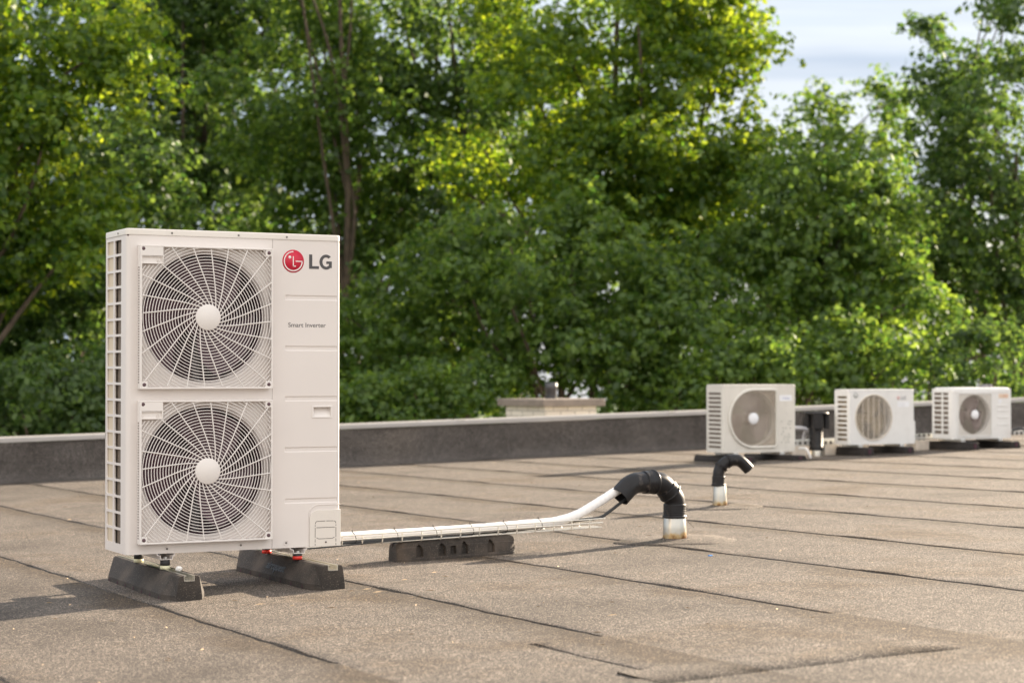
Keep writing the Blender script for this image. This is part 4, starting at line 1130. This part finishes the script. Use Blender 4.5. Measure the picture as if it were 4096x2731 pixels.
# fittings right of unit C
o = M().tube(smooth_path([(13.15, 14.55, .28), (13.24, 14.5, .30), (13.30, 14.48, .24), (13.42, 14.5, .19), (13.8, 14.7, roof(13.8, 14.7) + .02)], 8), .012, 8).build('thin_cable', CABLE)
tag(o, 'dark hose looping from the far right small unit to the roof', 'cable')
o = M().tube(smooth_path([(13.28, 14.42, .20), (13.36, 14.38, .215), (13.5, 14.4, .17), (13.7, 14.5, .16)], 8), .012, 8).build('red_hose', RED)
tag(o, 'short red hose on the roof at the far right edge', 'hose')

# ------------------------------------------------------------------ chimney of the neighbouring house
ch = at(2204, 1600, 22.3)
t = empty('chimney', (ch.x, ch.y, -4.2), 'pale brick chimney with a flat concrete cap and short flue behind the parapet', 'chimney', rz=R(9))
def brick():
    m, n, l, b = nt('pale_brick')
    tc_ = n.new('ShaderNodeTexCoord'); s_ = n.new('ShaderNodeSeparateXYZ'); cb_ = n.new('ShaderNodeCombineXYZ'); ad = n.new('ShaderNodeMath'); ad.operation = 'ADD'
    l.new(tc_.outputs['Object'], s_.inputs[0]); l.new(s_.outputs['X'], ad.inputs[0]); l.new(s_.outputs['Y'], ad.inputs[1]); l.new(ad.outputs[0], cb_.inputs['X']); l.new(s_.outputs['Z'], cb_.inputs['Y'])
    k = n.new('ShaderNodeTexBrick'); k.inputs['Scale'].default_value = 1; k.inputs['Brick Width'].default_value = .21; k.inputs['Row Height'].default_value = .065; k.inputs['Mortar Size'].default_value = .006
    k.inputs['Color1'].default_value = (.74, .69, .62, 1); k.inputs['Color2'].default_value = (.66, .61, .55, 1); k.inputs['Mortar'].default_value = (.36, .33, .30, 1)
    l.new(cb_.outputs[0], k.inputs['Vector']); l.new(k.outputs['Color'], b.inputs['Base Color']); b.inputs['Roughness'].default_value = .85
    return m
hx, hy = .375, .375; topz = at(2204, 1594, 22.3).z + 4.2
capz = topz - .085
m = M(); m.box(-hx, hx, -hy, hy, 0, capz); m.build('brick_stack', brick(), t)
m = M(); m.box(-hx - .075, hx + .075, -hy - .075, hy + .075, capz, topz, .01); m.build('cap_slab', simple('cap_concrete', (.22, .185, .16), .85, var=.2, scale=8), t)
m = M(); m.lathe([(.066, topz), (.066, topz + .10), (.074, topz + .105), (.074, topz + .185), (0, topz + .19)], (0, 0, 0), 28); m.build('flue', FLUE, t)

# ------------------------------------------------------------------ trees
def leaf_cloud(name, lumps, size, mat, parent, dens=1.0, flat=.75):
    "one mesh of leaf-sized folded faces gathered in lumps: (x, y, z, r)"
    allv = []
    for (x, y, z, r, q_) in lumps:
        n = int(q_ * dens * 740 * (.12 / size) ** 1.5 * r ** 2.1)
        # twigs first, then leaves round each twig
        K = max(4, int(34 * (r / .6) ** 2)); d = RNG.normal(size=(K, 3)); d /= np.linalg.norm(d, axis=1)[:, None]
        rad = r * (RNG.random(K) ** .5) * (1 + .30 * np.sin(d[:, 0] * 5 + x) * np.sin(d[:, 1] * 4 + y) + .18 * np.sin(d[:, 2] * 9))
        T = d * rad[:, None]; T[:, 2] *= flat
        ts = RNG.uniform(.08, .24, K) * (size / .1) ** .4
        k = RNG.integers(0, K, n)
        e = RNG.normal(size=(n, 3)); e /= np.linalg.norm(e, axis=1)[:, None]; er = RNG.random(n) ** .6
        P = T[k] + e * (er * ts[k])[:, None] * np.array([1.25, 1.25, .7])
        P += np.array([x, y, z])
        nrm = d[k] * .35 + e * .75 + RNG.normal(size=(n, 3)) * .35 + np.array([0, 0, .3]); nrm /= np.linalg.norm(nrm, axis=1)[:, None]
        t = RNG.normal(size=(n, 3)); t -= nrm * (t * nrm).sum(1)[:, None]; t /= np.linalg.norm(t, axis=1)[:, None]
        b = np.cross(nrm, t)
        s = size * RNG.uniform(.5, 1.65, n)[:, None]
        a0 = P - t * s * .5; a1 = P + b * s * .30 + nrm * s * .08; a2 = P + t * s * .5; a3 = P - b * s * .30 + nrm * s * .08
        allv.append(np.stack([a0, a1, a2, a3], 1).reshape(-1, 3))
    V = np.concatenate(allv).astype(np.float32); nf = len(V) // 4
    me = bpy.data.meshes.new(name); me.vertices.add(len(V)); me.vertices.foreach_set('co', V.ravel())
    me.loops.add(nf * 4); me.loops.foreach_set('vertex_index', np.arange(nf * 4, dtype=np.int32))
    me.polygons.add(nf); me.polygons.foreach_set('loop_start', np.arange(0, nf * 4, 4, dtype=np.int32)); me.polygons.foreach_set('loop_total', np.full(nf, 4, dtype=np.int32))
    me.materials.append(mat); me.update(calc_edges=True)
    o = bpy.data.objects.new(name, me); COL.objects.link(o); o.parent = parent
    return o
GZ = -4.2
def tree(label, base_px, depth, crowns, mat, size=.12, lump=(.45, .95), nl=40, dens=1.0, trunk_r=.16, top_px=None, limbs=14, name='tree', cat='tree', group='trees beyond the parapet', seed=0):
    """base_px: picture column of the trunk's foot; crowns: list of (px, py, depth, rx_m, rz_m, weight)"""
    rnd = random.Random(seed * 77 + 5)
    b = at(base_px, 1500, depth); b.z = GZ
    t = empty(name, b, label, cat, group)
    lumps = []; tot = sum(c[5] for c in crowns)
    for (px, py, d, rx, rz, w) in crowns:
        c = at(px, py, d)
        for i in range(max(2, int(nl * w / tot))):
            while True:
                u = Vector((rnd.uniform(-1, 1), rnd.uniform(-1, 1), rnd.uniform(-1, 1)))
                if .25 < u.length < 1: break
            u = u.normalized() * (u.length ** .55)
            r = rnd.uniform(*lump)
            lumps.append((c.x + u.x * rx - b.x, c.y + u.y * rx * .8 - b.y, c.z + u.z * rz - b.z, r, 1.0))
    leaf_cloud('crown', lumps, size, mat, t, dens)
    # trunk and limbs
    m = M(); top = at(top_px if top_px is not None else crowns[0][0], crowns[0][1], depth) - b
    H_ = max(3, top.z); pts = []; rs = []
    for i in range(15):
        f = i / 14; pts.append((top.x * f + .18 * math.sin(f * 7 + seed), top.y * f + .14 * math.cos(f * 6 + seed) - .14, H_ * f)); rs.append(trunk_r * (1 - .75 * f) + (.08 * trunk_r / .16 if i == 0 else 0))
    m.tube(pts, rs, 10); m.build('trunk', BARK, t)
    lm = M(); sel = rnd.sample(lumps, min(limbs, len(lumps)))
    for (x, y, z, r, _) in sel:
        k = max(1, min(13, int((z / H_) * 14 * rnd.uniform(.45, .85)))); s0 = Vector(pts[k]); e = Vector((x, y, z)); mid = s0.lerp(e, .5) + Vector((rnd.uniform(-.3, .3), rnd.uniform(-.3, .3), rnd.uniform(-.1, .5)))
        q_ = smooth_path([s0, mid, e], 6); lm.tube(q_, [rs[k] * .5 * (1 - .85 * i / (len(q_) - 1)) + .008 for i in range(len(q_))], 7)
    lm.build('limbs', BARK, t)
    return t

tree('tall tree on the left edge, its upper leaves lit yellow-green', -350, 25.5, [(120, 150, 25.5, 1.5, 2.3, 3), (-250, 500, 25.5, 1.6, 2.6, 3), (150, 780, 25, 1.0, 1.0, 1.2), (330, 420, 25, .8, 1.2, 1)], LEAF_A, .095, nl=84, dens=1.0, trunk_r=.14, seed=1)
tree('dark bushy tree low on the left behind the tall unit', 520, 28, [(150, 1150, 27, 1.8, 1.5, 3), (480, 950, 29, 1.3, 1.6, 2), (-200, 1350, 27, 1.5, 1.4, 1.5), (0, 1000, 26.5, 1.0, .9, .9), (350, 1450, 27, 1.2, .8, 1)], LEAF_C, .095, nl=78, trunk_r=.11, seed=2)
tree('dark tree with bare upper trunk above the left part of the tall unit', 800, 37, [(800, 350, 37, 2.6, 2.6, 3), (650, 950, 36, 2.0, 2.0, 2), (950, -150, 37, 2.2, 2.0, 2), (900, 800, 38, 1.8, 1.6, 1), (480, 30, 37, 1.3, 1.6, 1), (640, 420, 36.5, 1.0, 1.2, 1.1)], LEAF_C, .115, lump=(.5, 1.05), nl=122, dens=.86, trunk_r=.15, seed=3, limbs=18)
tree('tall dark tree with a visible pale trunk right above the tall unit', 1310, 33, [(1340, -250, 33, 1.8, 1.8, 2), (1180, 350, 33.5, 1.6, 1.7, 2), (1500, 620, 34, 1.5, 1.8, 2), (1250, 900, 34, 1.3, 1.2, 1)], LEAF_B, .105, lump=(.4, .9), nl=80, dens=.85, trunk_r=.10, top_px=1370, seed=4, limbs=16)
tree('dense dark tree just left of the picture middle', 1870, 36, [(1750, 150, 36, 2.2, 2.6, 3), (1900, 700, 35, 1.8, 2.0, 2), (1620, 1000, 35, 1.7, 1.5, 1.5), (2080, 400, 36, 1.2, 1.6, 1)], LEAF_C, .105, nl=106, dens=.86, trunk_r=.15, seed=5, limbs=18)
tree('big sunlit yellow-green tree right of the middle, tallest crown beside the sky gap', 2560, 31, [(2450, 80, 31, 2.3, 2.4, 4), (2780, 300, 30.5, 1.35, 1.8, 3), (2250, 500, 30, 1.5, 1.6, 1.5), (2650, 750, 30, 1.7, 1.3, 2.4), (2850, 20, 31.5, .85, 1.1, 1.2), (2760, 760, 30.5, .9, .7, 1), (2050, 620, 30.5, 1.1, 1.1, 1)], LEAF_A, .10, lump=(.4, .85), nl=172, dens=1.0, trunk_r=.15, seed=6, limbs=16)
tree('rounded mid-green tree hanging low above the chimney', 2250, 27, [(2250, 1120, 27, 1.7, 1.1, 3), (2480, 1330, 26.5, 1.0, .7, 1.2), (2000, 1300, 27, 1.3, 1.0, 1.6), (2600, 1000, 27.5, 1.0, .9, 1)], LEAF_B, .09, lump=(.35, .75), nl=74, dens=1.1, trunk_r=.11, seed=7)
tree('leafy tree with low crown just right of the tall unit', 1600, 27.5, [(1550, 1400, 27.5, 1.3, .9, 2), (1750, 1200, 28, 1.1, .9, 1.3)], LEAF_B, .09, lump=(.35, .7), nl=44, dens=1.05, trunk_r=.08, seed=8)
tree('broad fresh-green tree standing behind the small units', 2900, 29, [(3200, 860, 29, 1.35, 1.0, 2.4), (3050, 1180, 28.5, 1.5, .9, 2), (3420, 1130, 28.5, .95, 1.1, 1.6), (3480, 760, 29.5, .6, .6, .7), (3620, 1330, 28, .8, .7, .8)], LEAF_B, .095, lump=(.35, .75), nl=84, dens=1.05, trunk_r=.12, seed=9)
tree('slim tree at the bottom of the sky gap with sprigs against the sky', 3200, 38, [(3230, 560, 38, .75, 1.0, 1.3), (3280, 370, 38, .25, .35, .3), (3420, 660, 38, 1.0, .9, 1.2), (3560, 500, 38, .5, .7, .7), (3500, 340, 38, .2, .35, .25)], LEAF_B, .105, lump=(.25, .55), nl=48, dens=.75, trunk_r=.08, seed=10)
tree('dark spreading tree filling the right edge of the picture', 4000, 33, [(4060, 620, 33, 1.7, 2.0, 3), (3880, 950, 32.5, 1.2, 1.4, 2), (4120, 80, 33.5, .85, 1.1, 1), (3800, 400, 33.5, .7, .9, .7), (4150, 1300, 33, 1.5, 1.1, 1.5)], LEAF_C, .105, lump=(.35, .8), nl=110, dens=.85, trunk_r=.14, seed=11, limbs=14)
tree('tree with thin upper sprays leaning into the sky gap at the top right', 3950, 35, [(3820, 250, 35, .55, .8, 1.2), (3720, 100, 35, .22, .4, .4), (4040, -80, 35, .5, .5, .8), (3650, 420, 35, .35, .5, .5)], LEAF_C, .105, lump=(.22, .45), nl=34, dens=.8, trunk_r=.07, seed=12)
# second row further back
tree('back-row tree seen between the left trees', 450, 43, [(500, 200, 43, 3.2, 3.4, 3), (300, 900, 43, 2.8, 2.4, 2)], LEAF_C, .14, lump=(.6, 1.1), nl=64, dens=.5, trunk_r=.14, seed=13)
tree('back-row tree behind the pale trunk', 1150, 44, [(1150, 100, 44, 3.0, 3.2, 3), (1250, 900, 44, 2.8, 2.2, 2)], LEAF_B, .14, lump=(.6, 1.1), nl=62, dens=.5, trunk_r=.14, seed=14)
tree('back-row tree behind the middle of the picture', 2100, 44, [(2050, 100, 44, 3.0, 3.2, 3), (2150, 800, 44, 2.8, 2.2, 2)], LEAF_B, .14, lump=(.6, 1.1), nl=64, dens=.5, trunk_r=.14, seed=15)
tree('back-row tree under the sky gap behind the small units', 3300, 45, [(3000, 1000, 45, 2.6, 1.7, 2), (3500, 1100, 45, 2.8, 1.7, 2), (3950, 1100, 45, 2.4, 2.2, 2)], LEAF_B, .14, lump=(.6, 1.1), nl=66, dens=.55, trunk_r=.14, seed=16)
# bushes close behind the parapet
def bush(label, px, py, d, rx, rz, mat, seed, nl=26):
    tree(label, px, d, [(px, py, d, rx, rz, 1), (px + 90 * math.sin(seed * 2.3), py - 60 - 40 * math.sin(seed), d + .3, rx * .5, rz * .8, .35)], mat, .08, lump=(.22, .6), nl=nl, dens=1.15, trunk_r=.06, limbs=8, name='bush', cat='bush', group='bushes behind the parapet', seed=seed)
bush('dark bush in the bottom left corner of the hedge line', 60, 1640, 23, .95, .65, LEAF_C, 21)
bush('dark bush between the left edge and the tall unit', 380, 1620, 24, .8, .6, LEAF_C, 22)
bush('green bush behind the parapet directly right of the tall unit', 1500, 1640, 25, .75, .5, LEAF_B, 23)
bush('green bush just left of the chimney', 1830, 1620, 25.5, .8, .5, LEAF_B, 24)
bush('bush filling the gap right of the chimney', 2620, 1590, 26.5, .8, .55, LEAF_B, 25)
bush('bush behind the D-guard unit', 3060, 1510, 25.5, .8, .4, LEAF_B, 26)
bush('bush behind the round-opening unit', 3440, 1470, 26, .75, .5, LEAF_B, 27)
bush('dark bush at the far right behind the orange-sticker unit', 3950, 1500, 26.5, .95, .7, LEAF_C, 28)
bush('green bush behind the middle of the tall unit', 900, 1560, 27, 1.2, .9, LEAF_C, 29)
# a far wooded edge that closes most gaps
fl = []
rnd = random.Random(3)
for i in range(210):
    px = rnd.uniform(-500, 4700); lim = 900 if px < 2900 else 1000
    py = rnd.uniform(lim, 1650) if i % 3 else rnd.uniform(1300, 1700)
    d = rnd.uniform(46, 54); c = at(px, py, d); fl.append((c.x, c.y, c.z, rnd.uniform(.9, 1.5), .8))
fo = leaf_cloud('foliage', fl, .22, LEAF_C, None, .42); tag(fo, 'distant dark foliage of the wood seen through gaps between the nearer trees', None, None, 'stuff')
